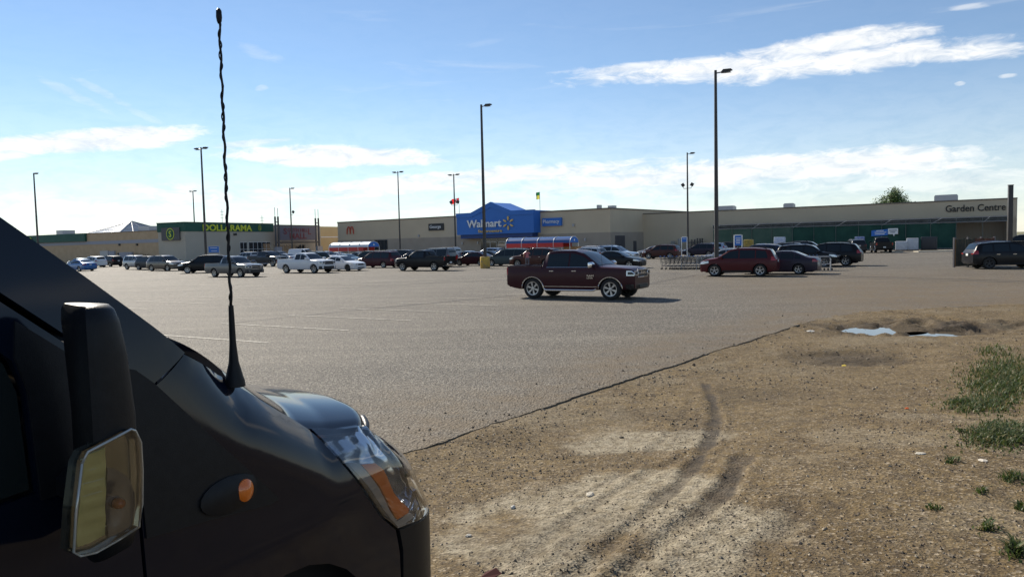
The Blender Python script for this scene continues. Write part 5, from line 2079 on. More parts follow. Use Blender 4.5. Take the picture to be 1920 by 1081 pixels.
    for xw in g.wx:
        for s in (1, -1):
            i = add('tyre', None, 'wheel', None, (xw, s * (g.W / 2 - tw / 2 - .012), g.r), 0 if s > 0 else PI)
            add('rim', None, 'rimw', i)
            add('brake_disc', None, 'brake', i)
    PARTS[kind] = L
    return g, L


WHEELS = {}


def car(kind, loc, rz, pnt, label, name='parked_car', cat='car', rim=M_RIM, spokes=5, handle=None, mirror=None, bumper=None, rail=None, group='vehicles in the parking lot'):
    g, L = car_parts(kind)
    t = thing(name, label, cat, loc, rz, group)
    key = (g.r, spokes)
    if key not in WHEELS:
        WHEELS[key] = wheel_meshes(g.r, .24 if 'pickup' not in kind else .28, spokes)
    res = dict(paint=pnt, handle=handle or pnt, mirror=mirror or pnt, bumper=bumper or pnt, rail=rail or M_TRIM)
    made = []
    for (nm, me, m, par, lc, rzz) in L:
        if m == 'wheel':
            o = bpy.data.objects.new(nm, WHEELS[key][0])
        elif m == 'rimw':
            o = bpy.data.objects.new(nm, WHEELS[key][1])
            m = rim
        elif m == 'brake':
            o = bpy.data.objects.new(nm, WHEELS[key][2])
        else:
            o = bpy.data.objects.new(nm, me)
        mm = res.get(m, m)
        if not isinstance(mm, str):
            if len(o.data.materials) == 0:
                o.data.materials.append(mm)
            o.material_slots[0].link = 'OBJECT'
            o.material_slots[0].material = mm
        o.location = lc
        o.rotation_euler = (0, 0, rzz)
        COL.objects.link(o)
        o.parent = t if par is None else made[par]
        made.append(o)
    return t, g


RIGHT, LEFT = -31.0, 149.0


def park(kind, px, y, head, pnt, label, **kw):
    """near-side wheels touch the ground at photo pixel px,y"""
    g = CarGeo(TYPES[kind])
    a = math.radians(head)
    p = G(px, y)
    d = Vector((math.cos(a), math.sin(a), 0))
    n = Vector((-d.y, d.x, 0))
    if n.dot(Vector((p.x, p.y, 0))) < 0:
        n = -n
    # wheel midpoint sits behind the car's middle by this much
    off = (g.wx[0] + g.wx[1]) / 2
    c = Vector((p.x, p.y, 0)) + n * (g.W / 2 - .1) - d * off
    return car(kind, c, a, pnt, label, **kw)


TR = dict(name='pickup_truck', cat='pickup truck')
SU = dict(name='parked_suv', cat='suv')
VN = dict(name='parked_van', cat='van')
SD = dict(name='parked_sedan', cat='car')

# the burgundy pickup crossing the lot
ram, rg = park('pickup_crew', 1071, 560.6, -30.7, P['burgundy'], 'burgundy crew cab pickup with chrome trim driving across the open lot', spokes=6, handle=M_CHROME, mirror=M_CHROME, bumper=P['black'], **TR)
me = fit_mesh(text_mesh('RAM', 1, .006, .02), .46, .12)
for sy in (1,):
    o = obj('lettering', me, M_CHROME, ram, (rg.hl + .028, -.23, rg.ztop(rg.hl - .12) - .19), (PI / 2, 0, PI / 2))
for s in (1, -1):
    for txt, w_, h_, dz in (('RAM', .30, .075, .0), ('1500', .26, .06, -.085)):
        me = fit_mesh(text_mesh(txt, 1, .004, .02), w_, h_)
        xx, zz = rg.wx[0] - .98, rg.belt - .36 + dz
        y = rg.sidey(xx, zz) + .02
        o = obj('badge', me, M_CHROME, ram, (xx if s < 0 else xx + w_, s * y, zz), (PI / 2, 0, 0 if s < 0 else PI))
MB().tube([(rg.hl - 1.35, -rg.W * .42, 1.24), (rg.hl - 1.42, -rg.W * .42, 2.0)], .006, 4).build('aerial', M_TRIM, ram)

park('pickup_small', 427, 519.3, RIGHT, P['grey'], 'small grey pickup with dark bumper behind the whip antenna', bumper=P['charcoal'], **TR)
park('pickup_ext', 563, 511.8, RIGHT, P['white'], 'white extended cab pickup with black bumper beside the white sedan', bumper=M_TRIM, spokes=5, **TR)
park('pickup_ext', 784.5, 507.6, LEFT, P['black'], 'black extended cab pickup facing left in the middle of the lot', rim=M_RIM, bumper=M_CHROME, **TR)
park('sedan', 633, 508, RIGHT, P['white'], 'white compact sedan with black wheels right of white pickup', rim=M_RIMD, **SD)
park('minivan', 699, 502, LEFT, P['maroon'], 'dark red minivan left of the black pickup', **VN)
park('sedan', 881, 498, LEFT, P['burgundy'], 'dark red sedan between black pickup and yellow footing', **SD)
park('minivan', 946, 498.8, LEFT, P['greygreen'], 'grey green minivan right of the yellow lamp footing', **VN)
park('suv_large', 997, 501, LEFT, P['brown'], 'very dark brown SUV beside the person in pink', spokes=7, handle=M_CHROME, **SU)
park('suv_large', 1148, 491.5, RIGHT, P['iceblue'], 'pale silver blue SUV facing right beyond the burgundy pickup windshield', rail=M_CHROME, **SU)
park('sedan', 1152, 503, RIGHT, P['black'], 'black car mostly hidden behind the burgundy pickup hood', **SD)
park('suv', 1236, 485.3, LEFT, P['brown'], 'reddish brown SUV facing left beyond the long cart row', **SU)
park('hatch', 1222, 482.5, LEFT, P['silver'], 'silver hatchback nose showing behind the reddish brown SUV', **SD)
park('suv', 1310, 481, LEFT, P['plum'], 'dark plum SUV beyond the cart row left of tallest post', **SU)
park('suv', 1330, 477, LEFT, P['iceblue'], 'pale blue SUV behind the dark plum SUV', **SU)
park('suv', 1352, 475, LEFT, P['charcoal'], 'charcoal SUV tail just right of the tallest lamp post', **SU)
park('sedan', 1356, 498, LEFT, P['silver'], 'silver white sedan behind the tallest lamp post', **SD)
esc, eg = park('suv', 1382, 518, 153.5, P['ruby'], 'burgundy hatchback SUV with five-spoke wheels by the carts', spokes=5, **SU)
park('suv', 1416, 495, LEFT, P['navy'], 'dark SUV with pale roof rails right behind burgundy hatchback SUV', rail=M_CHROME, **SU)
park('sedan', 1455, 514, LEFT, P['plum'], 'dark sedan with its trunk showing right of the burgundy hatchback SUV', **SD)
park('suv', 1510, 500.5, RIGHT, P['black'], 'black crossover facing right behind the short cart row', rail=M_CHROME, handle=M_TRIM, **SU)
park('suv_large', 1546, 498.5, LEFT, P['black'], 'black SUV with rear hitch right of the black crossover', **SU)
park('suv', 1488, 486, RIGHT, P['charcoal'], 'charcoal SUV roof behind the black crossover, nearer of two', **SU)
park('suv_large', 1513, 483, RIGHT, P['black'], 'dark SUV roof behind the black crossover, farther of two', **SU)
park('suv_large', 1589, 474, 78, P['charcoal'], 'dark SUV seen from behind near the green fence', **SU)
park('pickup_crew', 1637, 473.5, 72, P['black'], 'black pickup seen from behind near the green fence banner', **TR)
park('suv', 1897, 503.5, -9, P['black'], 'black crossover cut off by the right edge of the picture', handle=M_CHROME, rail=M_CHROME, rim=M_RIMD, **SU)
park('pickup_crew', 1915, 474, LEFT, P['black'], 'black pickup behind the board enclosure at the right edge', **TR)
park('sedan', 1565, 468, LEFT, P['silver'], 'small distant silver car before the green fence', **SD)
park('sedan', 138, 508.5, LEFT, P['blue'], 'bright blue sedan at the far left beside van pillar', **SD)
park('hatch', 139, 503, LEFT, P['teal'], 'pale teal hatchback behind the bright blue sedan', **SD)
park('suv', 166, 501.5, LEFT, P['white'], 'white crossover with dark glass left of the black one', **SU)
park('suv', 198, 500, LEFT, P['black'], 'black crossover with a tail lamp glint left of the silver boxy SUV', **SU)
park('boxy', 250, 505, RIGHT, P['silver'], 'boxy silver SUV with roof rack at left', rail=P['silver'], **SU)
park('suv', 273, 506, RIGHT, P['charcoal'], 'charcoal SUV squeezed between boxy silver SUV and bronze SUV', **SU)
park('suv_large', 300, 508, RIGHT, P['bronze'], 'bronze grey SUV with sunlit windshield left of the black crossover', **SU)
park('suv_large', 381, 511.5, 186, P['black'], 'black SUV facing left behind small grey pickup', spokes=10, **SU)
park('pickup_crew', 494, 499.5, RIGHT, P['charcoal'], 'charcoal crew cab pickup with chrome grille right of the grey pickup', bumper=M_CHROME, **TR)
park('boxy', 454, 494, LEFT, P['silver'], 'pale SUV roof between small grey pickup and charcoal pickup', **SU)
park('sedan', 526, 493, LEFT, P['silver'], 'silver car behind the white pickup bed', **SD)
park('suv', 520, 488, RIGHT, P['grey'], 'grey SUV before the mall entrance', **SU)
park('cargo', 562, 489, RIGHT, P['white'], 'tall white cargo van before the mall entrance', **VN)
park('suv_large', 574, 498, LEFT, P['darkgreen'], 'dark SUV directly behind the white pickup cab', **SU)
park('suv', 607, 493, RIGHT, P['silver'], 'silver SUV behind the white pickup hood', **SU)
park('sedan', 622, 489, LEFT, P['white'], 'white car roof left of the pale cart shelter', **SD)
park('sedan', 634, 500, LEFT, P['teal'], 'pale teal sedan behind the white compact sedan', **SD)
park('suv', 682, 497, LEFT, P['darkgreen'], 'dark green SUV left of dark red minivan', **SU)
park('sedan', 662, 491, LEFT, P['grey'], 'grey car before the pale cart shelter', **SD)
park('suv', 722, 491, LEFT, P['navy'], 'navy SUV roof above dark red minivan, left of three', **SU)
park('suv', 745, 492.5, LEFT, P['charcoal'], 'charcoal SUV roof above dark red minivan, middle of three', **SU)
park('sedan', 765, 495, LEFT, P['navy'], 'navy sedan in front of black pickup hood, right of three', **SD)
park('oldvan', 804, 500.5, LEFT, P['grey'], 'grey van with roof rack and red tail lamp behind black pickup', **VN)
park('oldvan', 822, 493, LEFT, P['silver'], 'silver van roof behind the grey van', **VN)
park('sedan', 866, 492, LEFT, P['silver'], 'silver sedan behind the black pickup tailgate', **SD)
park('sedan', 903, 493, LEFT, P['charcoal'], 'charcoal sedan left of grey green minivan', **SD)
park('suv', 912, 488, LEFT, P['iceblue'], 'pale blue SUV roof behind lamp post on yellow footing', **SU)
park('hatch', 930, 492, LEFT, P['silver'], 'silver hatchback roof above grey green minivan', **SD)
park('boxy', 1004, 487, LEFT, P['white'], 'white SUV roof above the dark brown SUV', **SU)
park('suv', 1090, 496, LEFT, P['silver'], 'silver wagon behind the burgundy pickup cab roof', **SU)
park('suv', 1096, 486, LEFT, P['white'], 'white SUV roof left of the pale silver blue SUV', **SU)

# ================================================================== THE DARK VAN IN THE FOREGROUND
PSI = math.radians(27)
V_H = Vector((math.sin(PSI), math.cos(PSI), 0))        # forwards
V_IN = Vector((-math.cos(PSI), math.sin(PSI), 0))      # towards the van's left side
V_HW = 1.03
V_G = .30                                              # the dirt it stands on lies above the lot
_o = at(745, 990, 3.2)
V_O = Vector((_o.x, _o.y, 0))


def V(px, py, t=0.0):
    """photo pixel -> (s, z) on the van's upright plane t metres in from its right side"""
    d = ray(px, py)
    k = (t - (CAMP - V_O).dot(V_IN)) / d.dot(V_IN)
    p = CAMP + d * k
    return ((p - V_O).dot(V_H), p.z - V_G)


S_C, R_C = .12, .42


def zshut(s):
    return interp([(-1.2, 1.78), (-1.02, 1.742), (-.77, 1.61), (-.55, 1.452), (-.40, 1.352), (-.2, 1.305), (.05, 1.272), (.3, 1.25), (.6, 1.23)], s)


def vlean(z):
    return interp([(.78, 0), (.9, .07), (1.05, .16), (1.24, .34), (1.5, .5)], z)


def SV(a, z, off=0.0):
    """body side: arc length a along the plan outline (a<0 straight side, then round the front corner), height z"""
    if a <= S_C:
        s, t, ph = a, 0.0, 0.0
    elif a <= S_C + R_C * PI / 2:
        ph = (a - S_C) / R_C
        s, t = S_C + R_C * math.sin(ph), R_C * (1 - math.cos(ph))
    else:
        e = a - S_C - R_C * PI / 2
        t = R_C + e
        ph = PI / 2
        s = S_C + R_C + .05 * (1 - ((V_HW - t) / (V_HW - R_C)) ** 2)
    s -= vlean(z) * min(1, max(0, (a + .05) / .38))
    t += .12 * max(0, z - 1.15) ** 1.5 + .02 * max(0, .7 - z) ** 1.5
    if a < .7:
        c = min(1, max(0, (z - (zshut(a) - .30)) / .30)) * min(1, max(0, (a + 1.15) / .35))
        t += .12 * c ** 2.4
    if z > 2.15:
        t += .9 * (z - 2.15) ** 2
    # soft character crease along the side
    t += -.012 * math.exp(-((z - 1.02) / .09) ** 2) * min(1, max(0, -(a - .0) / .4))
    s += off * math.sin(ph)
    t -= off * math.cos(ph)
    return (s, t - V_HW, z)


def inside(p, poly):
    x, y = p
    r = False
    for (ax, ay), (bx, by) in zip(poly, poly[1:] + poly[:1]):
        if (ay > y) != (by > y) and x < (bx - ax) * (y - ay) / (by - ay) + ax:
            r = not r
    return r


def panel_mesh(name, outline, step=.04, off=0.0, fold=.022, fn=SV, offn=None, hole=None):
    pts = []
    for (a, b) in zip(outline, outline[1:] + outline[:1]):
        n = max(1, int(math.hypot(b[0] - a[0], b[1] - a[1]) / step))
        for k in range(n):
            pts.append((a[0] + (b[0] - a[0]) * k / n, a[1] + (b[1] - a[1]) * k / n))
    nb = len(pts)
    x0, x1 = min(p[0] for p in pts), max(p[0] for p in pts)
    y0, y1 = min(p[1] for p in pts), max(p[1] for p in pts)
    loops = [pts]
    inner = []
    y = y0 + step * .5
    row = 0
    while y < y1:
        x = x0 + step * (.5 if row % 2 else 1.0)
        while x < x1:
            if inside((x, y), pts) and min((x - q[0]) ** 2 + (y - q[1]) ** 2 for q in pts) > (step * .55) ** 2:
                inner.append((x, y))
            x += step
        y += step * .87
        row += 1
    allp = [Vector(p) for p in pts + inner]
    res = delaunay_2d_cdt(allp, [(k, (k + 1) % nb) for k in range(nb)], [list(range(nb))], 1, 1e-7)
    o = offn or (lambda a, z: off)
    vs = [fn(p.x, p.y, o(p.x, p.y)) for p in res[0]]
    fs = [tuple(f) for f in res[2]]
    if fold:
        k0 = len(vs)
        vs += [fn(p[0], p[1], o(*p) - fold) for p in pts]
        fs += [(k, (k + 1) % nb, k0 + (k + 1) % nb, k0 + k) for k in range(nb)]
    me = bpy.data.meshes.new(name)
    me.from_pydata(vs, [], fs)
    bm = bmesh.new()
    bm.from_mesh(me)
    bmesh.ops.recalc_face_normals(bm, faces=bm.faces)
    # make the faces look outwards
    s = sum(f.normal.y * f.calc_area() for f in bm.faces)
    if s > 0:
        for f in bm.faces:
            f.normal_flip()
    bm.to_mesh(me)
    bm.free()
    return smooth_by_angle(me, 40)


def mirrored(me):
    m = me.copy()
    for v in m.vertices:
        v.co.y = -v.co.y
    m.flip_normals()
    return m


def thin_glass(name, tint, refl=1.0, rough=.01):
    m = bpy.data.materials.new(name)
    m.use_nodes = True
    nt = m.node_tree
    nt.nodes.clear()
    N, L = nt.nodes.new, nt.links.new
    out = N('ShaderNodeOutputMaterial')
    mx = N('ShaderNodeMixShader')
    tr = N('ShaderNodeBsdfTransparent')
    tr.inputs[0].default_value = (*tint, 1)
    gl = N('ShaderNodeBsdfGlossy')
    gl.inputs['Roughness'].default_value = rough
    fr = N('ShaderNodeFresnel')
    fr.inputs[0].default_value = 1.5
    ml = N('ShaderNodeMath')
    ml.operation = 'MULTIPLY'
    ml.inputs[1].default_value = refl
    L(fr.outputs[0], ml.inputs[0])
    L(ml.outputs[0], mx.inputs[0])
    L(tr.outputs[0], mx.inputs[1])
    L(gl.outputs[0], mx.inputs[2])
    L(mx.outputs[0], out.inputs[0])
    MATS[name] = m
    return m


def van_paint():
    m = noisy('van_paint', (.003, .006, .015), (.004, .0075, .017), 3, .09, coat=.0, spec=.36, lo=.3, hi=.7)
    return m


def build_van():
    vp = van_paint()
    sat = noisy('van_plastic', (.008, .009, .011), (.011, .012, .014), 30, .45, .08, 300, spec=.22)
    lens = thin_glass('clear_lens', (.93, .94, .95), 2.2)
    amber = mat('amber_lens', (.75, .17, .015), .25, coat=.6)
    refl = mat('lamp_reflector', (.72, .74, .77), .10, .95)
    dark = mat('van_inside', (.006, .006, .007), .9)
    wglass = mat('van_window', (.012, .018, .018), .02, spec=.8)
    org = V_O + V_IN * V_HW
    t = thing('van', 'dark navy van with clear mirror lamp and whip antenna filling the left foreground', 'van', (org.x, org.y, V_G), PI / 2 - PSI)

    def both(name, me, m, parent=None, right=True, left=True):
        o = None
        if right:
            o = obj(name, me, m, parent or t)
        if left:
            m2 = mirrored(me)
            obj(name, m2, None, parent or t)
        return o
    # ---- traced lines on the right side
    hl_rear = [V(607, 808, .05), V(640, 862, .03), V(680, 925, .02), V(715, 968, .01), (0.0, .815)]
    tip = hl_rear[0]
    tip = (tip[0], zshut(tip[0]) - .012)
    hl_rear[0] = tip
    top_line = [(tip[0] + (.34 - tip[0]) * k / 8, zshut(tip[0] + (.34 - tip[0]) * k / 8) - .014) for k in range(9)]
    hl_out = top_line + [(.46, 1.13), (.55, 1.0), (.60, .88), (.56, .82), (.40, .785), (.2, .79)] + hl_rear[::-1][:-1]
    ax, ar = -.67, .52                                    # front wheel arch
    az = .365
    arch = [(ax + ar * math.cos(a), az + ar * math.sin(a)) for a in [PI * k / 14 for k in range(15)]]
    shut = [(-1.0 + (tip[0] + 1.0) * k / 8, zshut(-1.0 + (tip[0] + 1.0) * k / 8) - .01) for k in range(9)]
    # fender: from the door gap to lamp and bumper
    g = .006
    fender = [(-1.222, .40), (-1.222, 1.60), (-1.10, 1.66)] + shut[:-1] + [(p[0] - .010, p[1] - .004) for p in hl_rear] + [(.012, .70), (.02, .45), (.0, .40)] + [(p[0], p[1]) for p in arch if p[1] > .40]
    both('fender', panel_mesh('fender', fender), vp)
    # bumper, wrapped to the middle of the nose
    aend = S_C + R_C * PI / 2 + (V_HW - R_C)
    bump = [(.024, .40), (.034, .70), (.014, .80), (.2, .778), (.40, .772), (.57, .805), (.66, .82), (aend, .80), (aend, .25), (.1, .27)]
    both('front_bumper', panel_mesh('front_bumper', bump, .05, .004), sat)
    grille = [(.615, .835), (.615, 1.0), (.52, 1.14), (.44, 1.19), (aend, 1.17), (aend, .82), (.67, .835)]
    gm = panel_mesh('grille', grille, .05, -.01)
    both('grille', gm, sat)
    # headlamp
    hb = panel_mesh('headlight', hl_out, .03, fold=.0, offn=lambda a, z: -.045 + .0035 * math.sin(z * 75))
    hlo = obj('headlight', hb, refl, t)
    hl2 = obj('headlight', mirrored(hb), None, t)
    lm = panel_mesh('lamp_lens', hl_out, .03, .004, .05)
    cxh = sum(p[0] for p in hl_out) / len(hl_out)
    czh = sum(p[1] for p in hl_out) / len(hl_out)
    obj('lamp_lens', lm, lens, hlo)
    obj('lamp_lens', mirrored(lm), None, hl2)
    ring = [(p[0] + (cxh - p[0]) * .10, p[1] + (czh - p[1]) * .10) for p in hl_out]
    am_px = [(678, 870), (704, 868), (716, 880), (738, 920), (766, 948), (764, 957), (741, 971), (724, 945), (705, 910)]
    am = [V(x, y, .03) for x, y in am_px]
    amm = panel_mesh('turn_signal', am, .03, -.012, .02)
    obj('turn_signal', amm, amber, hlo)
    obj('turn_signal', mirrored(amm), None, hl2)
    # inner bezel: pale rim under the amber part
    bz_px = [(655, 868), (676, 868), (704, 912), (723, 948), (741, 974), (770, 958), (776, 966), (744, 986), (715, 955), (690, 918)]
    bz = [V(x, y, .03) for x, y in bz_px]
    bzm = panel_mesh('lamp_bezel', bz, .03, -.016, .02)
    obj('lamp_bezel', bzm, mat('bezel_grey', (.32, .30, .27), .4), hlo)
    obj('lamp_bezel', mirrored(bzm), None, hl2)
    # ---- hood
    def hood_pt(v, f):
        te = .135
        tt = te + v * (V_HW - te)
        sr = -.775 + .10 * (1 - (1 - v) ** 2)
        sp = SV(.0, 1.22)
        # nose line at hood height
        ph = math.acos(max(-1, min(1, 1 - max(0, tt - .10) / R_C))) if tt - .10 < R_C else PI / 2
        sf = S_C + R_C * math.sin(ph) - .335 + (.05 * (1 - ((V_HW - tt) / (V_HW - R_C)) ** 2) if tt > R_C else 0)
        s = sr + (sf - sr) * f
        se = -.775 + (.10 + .775) * f
        z = zshut(se) + (.135 - .065 * f) * (1 - (1 - v) ** 3.0)
        lip = max(0, (f - .93) / .07)
        z -= .045 * lip ** 2
        edge = max(0, (.04 - v) / .04)
        z -= .012 * edge ** 2
        return (s, tt - V_HW, z)
    nv, nf = 28, 34
    vs, fs = [], []
    for i in range(2 * nv + 1):
        v = i / nv if i <= nv else 2 - i / nv
        for k in range(nf + 1):
            q = hood_pt(v, k / nf)
            vs.append((q[0], q[1] if i <= nv else -q[1], q[2]))
    for i in range(2 * nv):
        for k in range(nf):
            a = i * (nf + 1) + k
            fs.append((a, a + 1, a + nf + 2, a + nf + 1))
    rim = [k for k in range(nf + 1)] + [i * (nf + 1) + nf for i in range(1, 2 * nv + 1)] + [2 * nv * (nf + 1) + k for k in range(nf - 1, -1, -1)] + [i * (nf + 1) for i in range(2 * nv - 1, 0, -1)]
    k0 = len(vs)
    vs += [(vs[r][0], vs[r][1] * .995, vs[r][2] - .03) for r in rim]
    fs += [(rim[k], rim[(k + 1) % len(rim)], k0 + (k + 1) % len(rim), k0 + k) for k in range(len(rim))]
    hm = smooth_by_angle(MB().add(vs, fs).mesh('hood'), 50)
    ho = obj('hood', hm, vp, t)
    # rubber stop and seal at the hood's front corners
    for s in (1, -1):
        c = hood_pt(.10, .985)
        pts = []
        for k in range(9):
            q = hood_pt(.0 + .16 * k / 8, .99)
            pts.append((q[0] + .012, q[1] * s, q[2] - .012))
        MB().tube(pts, .016, 8).build('hood_seal', sat, ho, smooth=True)
    # washer jets and hood edge seam strip seen along the crown
    for k in range(2):
        q = hood_pt(.55 + .25 * k, .06)
        me = MB().box(-.02, .02, -.015, .015, 0, .014).mesh('washer_jet', sat)
        bevel_mesh(me, .004, 1)
        obj('washer_jet', me, None, ho, (q[0], q[1], q[2]))
    # ---- cowl trim triangle with the side marker lamp
    tri_px = [(252, 692), (268, 694), (300, 718), (420, 838), (512, 926), (518, 934), (500, 944), (380, 975), (268, 1008), (264, 960)]
    tri = [V(x, y, .01) for x, y in tri_px]
    tri = [(max(p[0], -1.216), p[1]) for p in tri]
    tm = panel_mesh('cowl_trim', tri, .035, .006, .02)
    tro = both('cowl_trim', tm, sat)
    mk = V(453, 917)
    n = 20
    hs = [(mk[0] - .055 + .125 * math.cos(2 * PI * k / n) * (1 if math.cos(2 * PI * k / n) > 0 else .95), mk[1] + .002 + .058 * math.sin(2 * PI * k / n)) for k in range(n)]
    hs = [(min(p[0], mk[0] + .055), p[1]) for p in hs]
    both('marker_housing', panel_mesh('marker_housing', hs, .02, offn=lambda a, z: .010 + .016 * max(0, 1 - ((a - mk[0] + .05) / .14) ** 2 - ((z - mk[1]) / .062) ** 2), fold=.02), sat)
    mo = [(mk[0] + .034 * math.cos(2 * PI * k / n), mk[1] + .037 * math.sin(2 * PI * k / n)) for k in range(n)]
    both('side_marker', panel_mesh('side_marker', mo, .012, offn=lambda a, z: .022 + .016 * max(0, 1 - ((a - mk[0]) / .036) ** 2 - ((z - mk[1]) / .039) ** 2), fold=.02), amber)
    # ---- front pillar, windshield, door, body behind
    up = [(-1.0, zshut(-1.0) - .004), (-1.10, 1.815), (-1.30, 1.985), (-1.55, 2.19), (-1.95, 2.42)]
    lo = [(-1.98, 2.28), (-1.62, 2.035), (-1.36, 1.815), (-1.232, 1.675), (-1.19, 1.625), (-1.10, 1.672)]
    both('front_pillar', panel_mesh('front_pillar', up + lo, .035, .004, .03), vp)
    frame = [(-1.233, 1.655), (-1.36, 1.79), (-1.62, 2.01), (-1.98, 2.255), (-2.30, 2.30), (-2.30, 2.12), (-1.93, 2.09), (-1.70, 1.97), (-1.52, 1.78), (-1.50, 1.70), (-1.50, 1.44), (-2.30, 1.40), (-2.30, .42), (-1.234, .42)]
    both('door', panel_mesh('door', frame, .05), sat if False else vp)
    win = [(-1.512, 1.45), (-1.512, 1.70), (-1.535, 1.775), (-1.71, 1.955), (-1.935, 2.075), (-2.29, 2.11), (-2.29, 1.415)]
    both('side_window', panel_mesh('side_window', win, .05, -.014, .01), wglass)
    ptrim = [(-1.24, 1.42), (-1.24, 1.63), (-1.36, 1.765), (-1.50, 1.88), (-1.515, 1.79), (-1.495, 1.70), (-1.495, 1.42)]
    both('sail_panel', panel_mesh('sail_panel', ptrim, .03, .006, .012), sat)
    side = [(-2.312, .42), (-2.312, 2.32), (-2.6, 2.42), (-5.4, 2.42), (-5.45, .42)] + [(-4.42 + ar * math.cos(a), az + ar * math.sin(a)) for a in [PI - PI * k / 10 for k in range(11)] if az + ar * math.sin(a) > .42]
    both('cargo_side', panel_mesh('cargo_side', side, .12), vp)
    MB().box(-2.2, -2.02, -V_HW - .035, -V_HW - .0, 1.22, 1.26).build('door_handle', sat, t)

    def lid(fn_s, fn_z, n1, n2, name, m, te, parent=t):
        vs = []
        for i in range(n1 + 1):
            for k in range(n2 + 1):
                f, y = i / n1, -1 + 2 * k / n2
                vs.append((fn_s(f, y), y * (V_HW - te(f)), fn_z(f, y)))
        return MB().add(vs, [(i * (n2 + 1) + k, i * (n2 + 1) + k + 1, (i + 1) * (n2 + 1) + k + 1, (i + 1) * (n2 + 1) + k) for i in range(n1) for k in range(n2)]).build(name, m, parent, smooth=True)
    lid(lambda f, y: lerp(-.99, -1.95, f) + .13 * (1 - y * y) * (1 - .5 * f), lambda f, y: lerp(1.685, 2.42, f) - .02 + .02 * f * (1 - y * y), 10, 16, 'windshield', wglass, lambda f: lerp(.14, .17, f))
    lid(lambda f, y: lerp(-1.95, -5.42, f) + .17 * (1 - y * y) * (1 - f), lambda f, y: 2.40 + .07 * (1 - y ** 4), 8, 14, 'roof', vp, lambda f: .165)
    lid(lambda f, y: lerp(-.80, -1.02, f) + .10 * (1 - y * y), lambda f, y: lerp(1.57, 1.665, f) - .02, 3, 14, 'cowl', sat, lambda f: .13)
    MB().box(-5.46, -5.42, -V_HW + .05, V_HW - .05, .45, 2.40).build('rear_door', vp, t)
    MB().box(-5.35, .15, -V_HW + .16, V_HW - .16, .38, 1.15).build('inner_shell', dark, t)
    MB().box(-5.35, -1.2, -V_HW + .10, V_HW - .10, 1.15, 1.38).build('inner_shell', dark, t)
    MB().box(-1.2, -.15, -V_HW + .2, V_HW - .2, 1.15, 1.22).build('inner_shell', dark, t)
    # seats glimpsed through the glass
    # ---- wheels
    wt = wheel_meshes(.36, .22, 8)
    for xw in (ax, -4.42):
        for s in (1, -1):
            o = obj('tyre', wt[0], None, t, (xw, s * (V_HW - .14), .36), (0, 0, 0 if s > 0 else PI))
            obj('rim', wt[1].copy(), M_RIM, o)
            obj('brake_disc', wt[2], None, o)
    # ---- door mirror, folded back against the door
    sec = [(-1.53, -.262), (-1.51, -.282), (-1.45, -.275), (-1.415, -.25), (-1.39, -.15), (-1.385, -.02), (-1.43, -.0), (-1.475, -.10), (-1.52, -.20)]
    z_top, z_bot = V(170, 575, -.26)[1], V(190, 1062, -.26)[1]
    lv = [(0.0, .55, -.02), (.03, .84, -.006), (.10, .97, 0), (.25, 1.0, 0), (.55, 1.0, .0), (.80, .98, 0), (.93, .93, 0), (.98, .84, 0), (1.0, .70, 0)]
    cxm = sum(p[0] for p in sec) / len(sec)
    cym = sum(p[1] for p in sec) / len(sec)
    sm = smooth_line(sec + [sec[0]], 2)[:-1]
    vs, fs = [], []
    for (f, k, dx) in lv:
        z = lerp(z_bot, z_top, f)
        sweep = .018 * (1 - ((f - .45) / .55) ** 2) - .055 * max(0, f - .55) ** 1.3
        for (x, y) in sm:
            front = max(0, (x + 1.545) / .16)
            vs.append((cxm + (x - cxm) * k + sweep * front + dx, cym + (y - cym) * k - V_HW, z))
    nsec = len(sm)
    fs = [(i * nsec + q, i * nsec + (q + 1) % nsec, (i + 1) * nsec + (q + 1) % nsec, (i + 1) * nsec + q) for i in range(len(lv) - 1) for q in range(nsec)]
    fs += [tuple(range(nsec)), tuple((len(lv) - 1) * nsec + q for q in range(nsec))]
    hm = smooth_by_angle(MB().add(vs, fs).mesh('mirror'), 55)
    for s in (1, -1):
        mo_ = obj('mirror', hm if s > 0 else mirrored(hm), sat if s > 0 else None, t)
        am_ = MB().tube([(-1.41, -s * (V_HW - .01), lerp(z_bot, z_top, .22)), (-1.43, -s * (V_HW + .10), lerp(z_bot, z_top, .22))], .05, 8).build('mirror_arm', sat, t)
        if s < 0:
            continue
        # lamp: a clear box lens wrapped over the outer face
        lp = [(151, 868), (160, 846), (238, 803), (247, 806), (262, 828), (265, 880), (262, 945), (254, 985), (215, 1008), (176, 1033), (150, 1041), (139, 1034), (142, 960)]
        pl = [V(x, y, -.285) for x, y in lp]

        def MF(x, z, off):
            # outer face of the mirror: bulges a little in the middle
            u = (x + 1.48) / .075
            return (x, -V_HW - .272 + .028 * u * u * (1 if u > 0 else .25) - off, z)
        hb2 = panel_mesh('indicator_housing', pl, .012, fold=.03, fn=MF, offn=lambda a, z: .010)
        ih = obj('indicator_housing', hb2, mat('indicator_shell', (.20, .195, .15), .12, .8), mo_)
        cx_ = sum(p[0] for p in pl) / len(pl)
        cz_ = sum(p[1] for p in pl) / len(pl)
        lm2 = panel_mesh('indicator_lens', pl, .012, fold=.035, fn=MF, offn=lambda a, z: .034)
        obj('indicator_lens', lm2, lens, ih)
        # grey reflector bowl with an amber bulb
        bc = V(212, 945, -.285)
        bowl_px = [(200, 876), (215, 878), (240, 895), (253, 925), (254, 955), (245, 985), (225, 1000), (202, 1005), (198, 960), (199, 915)]
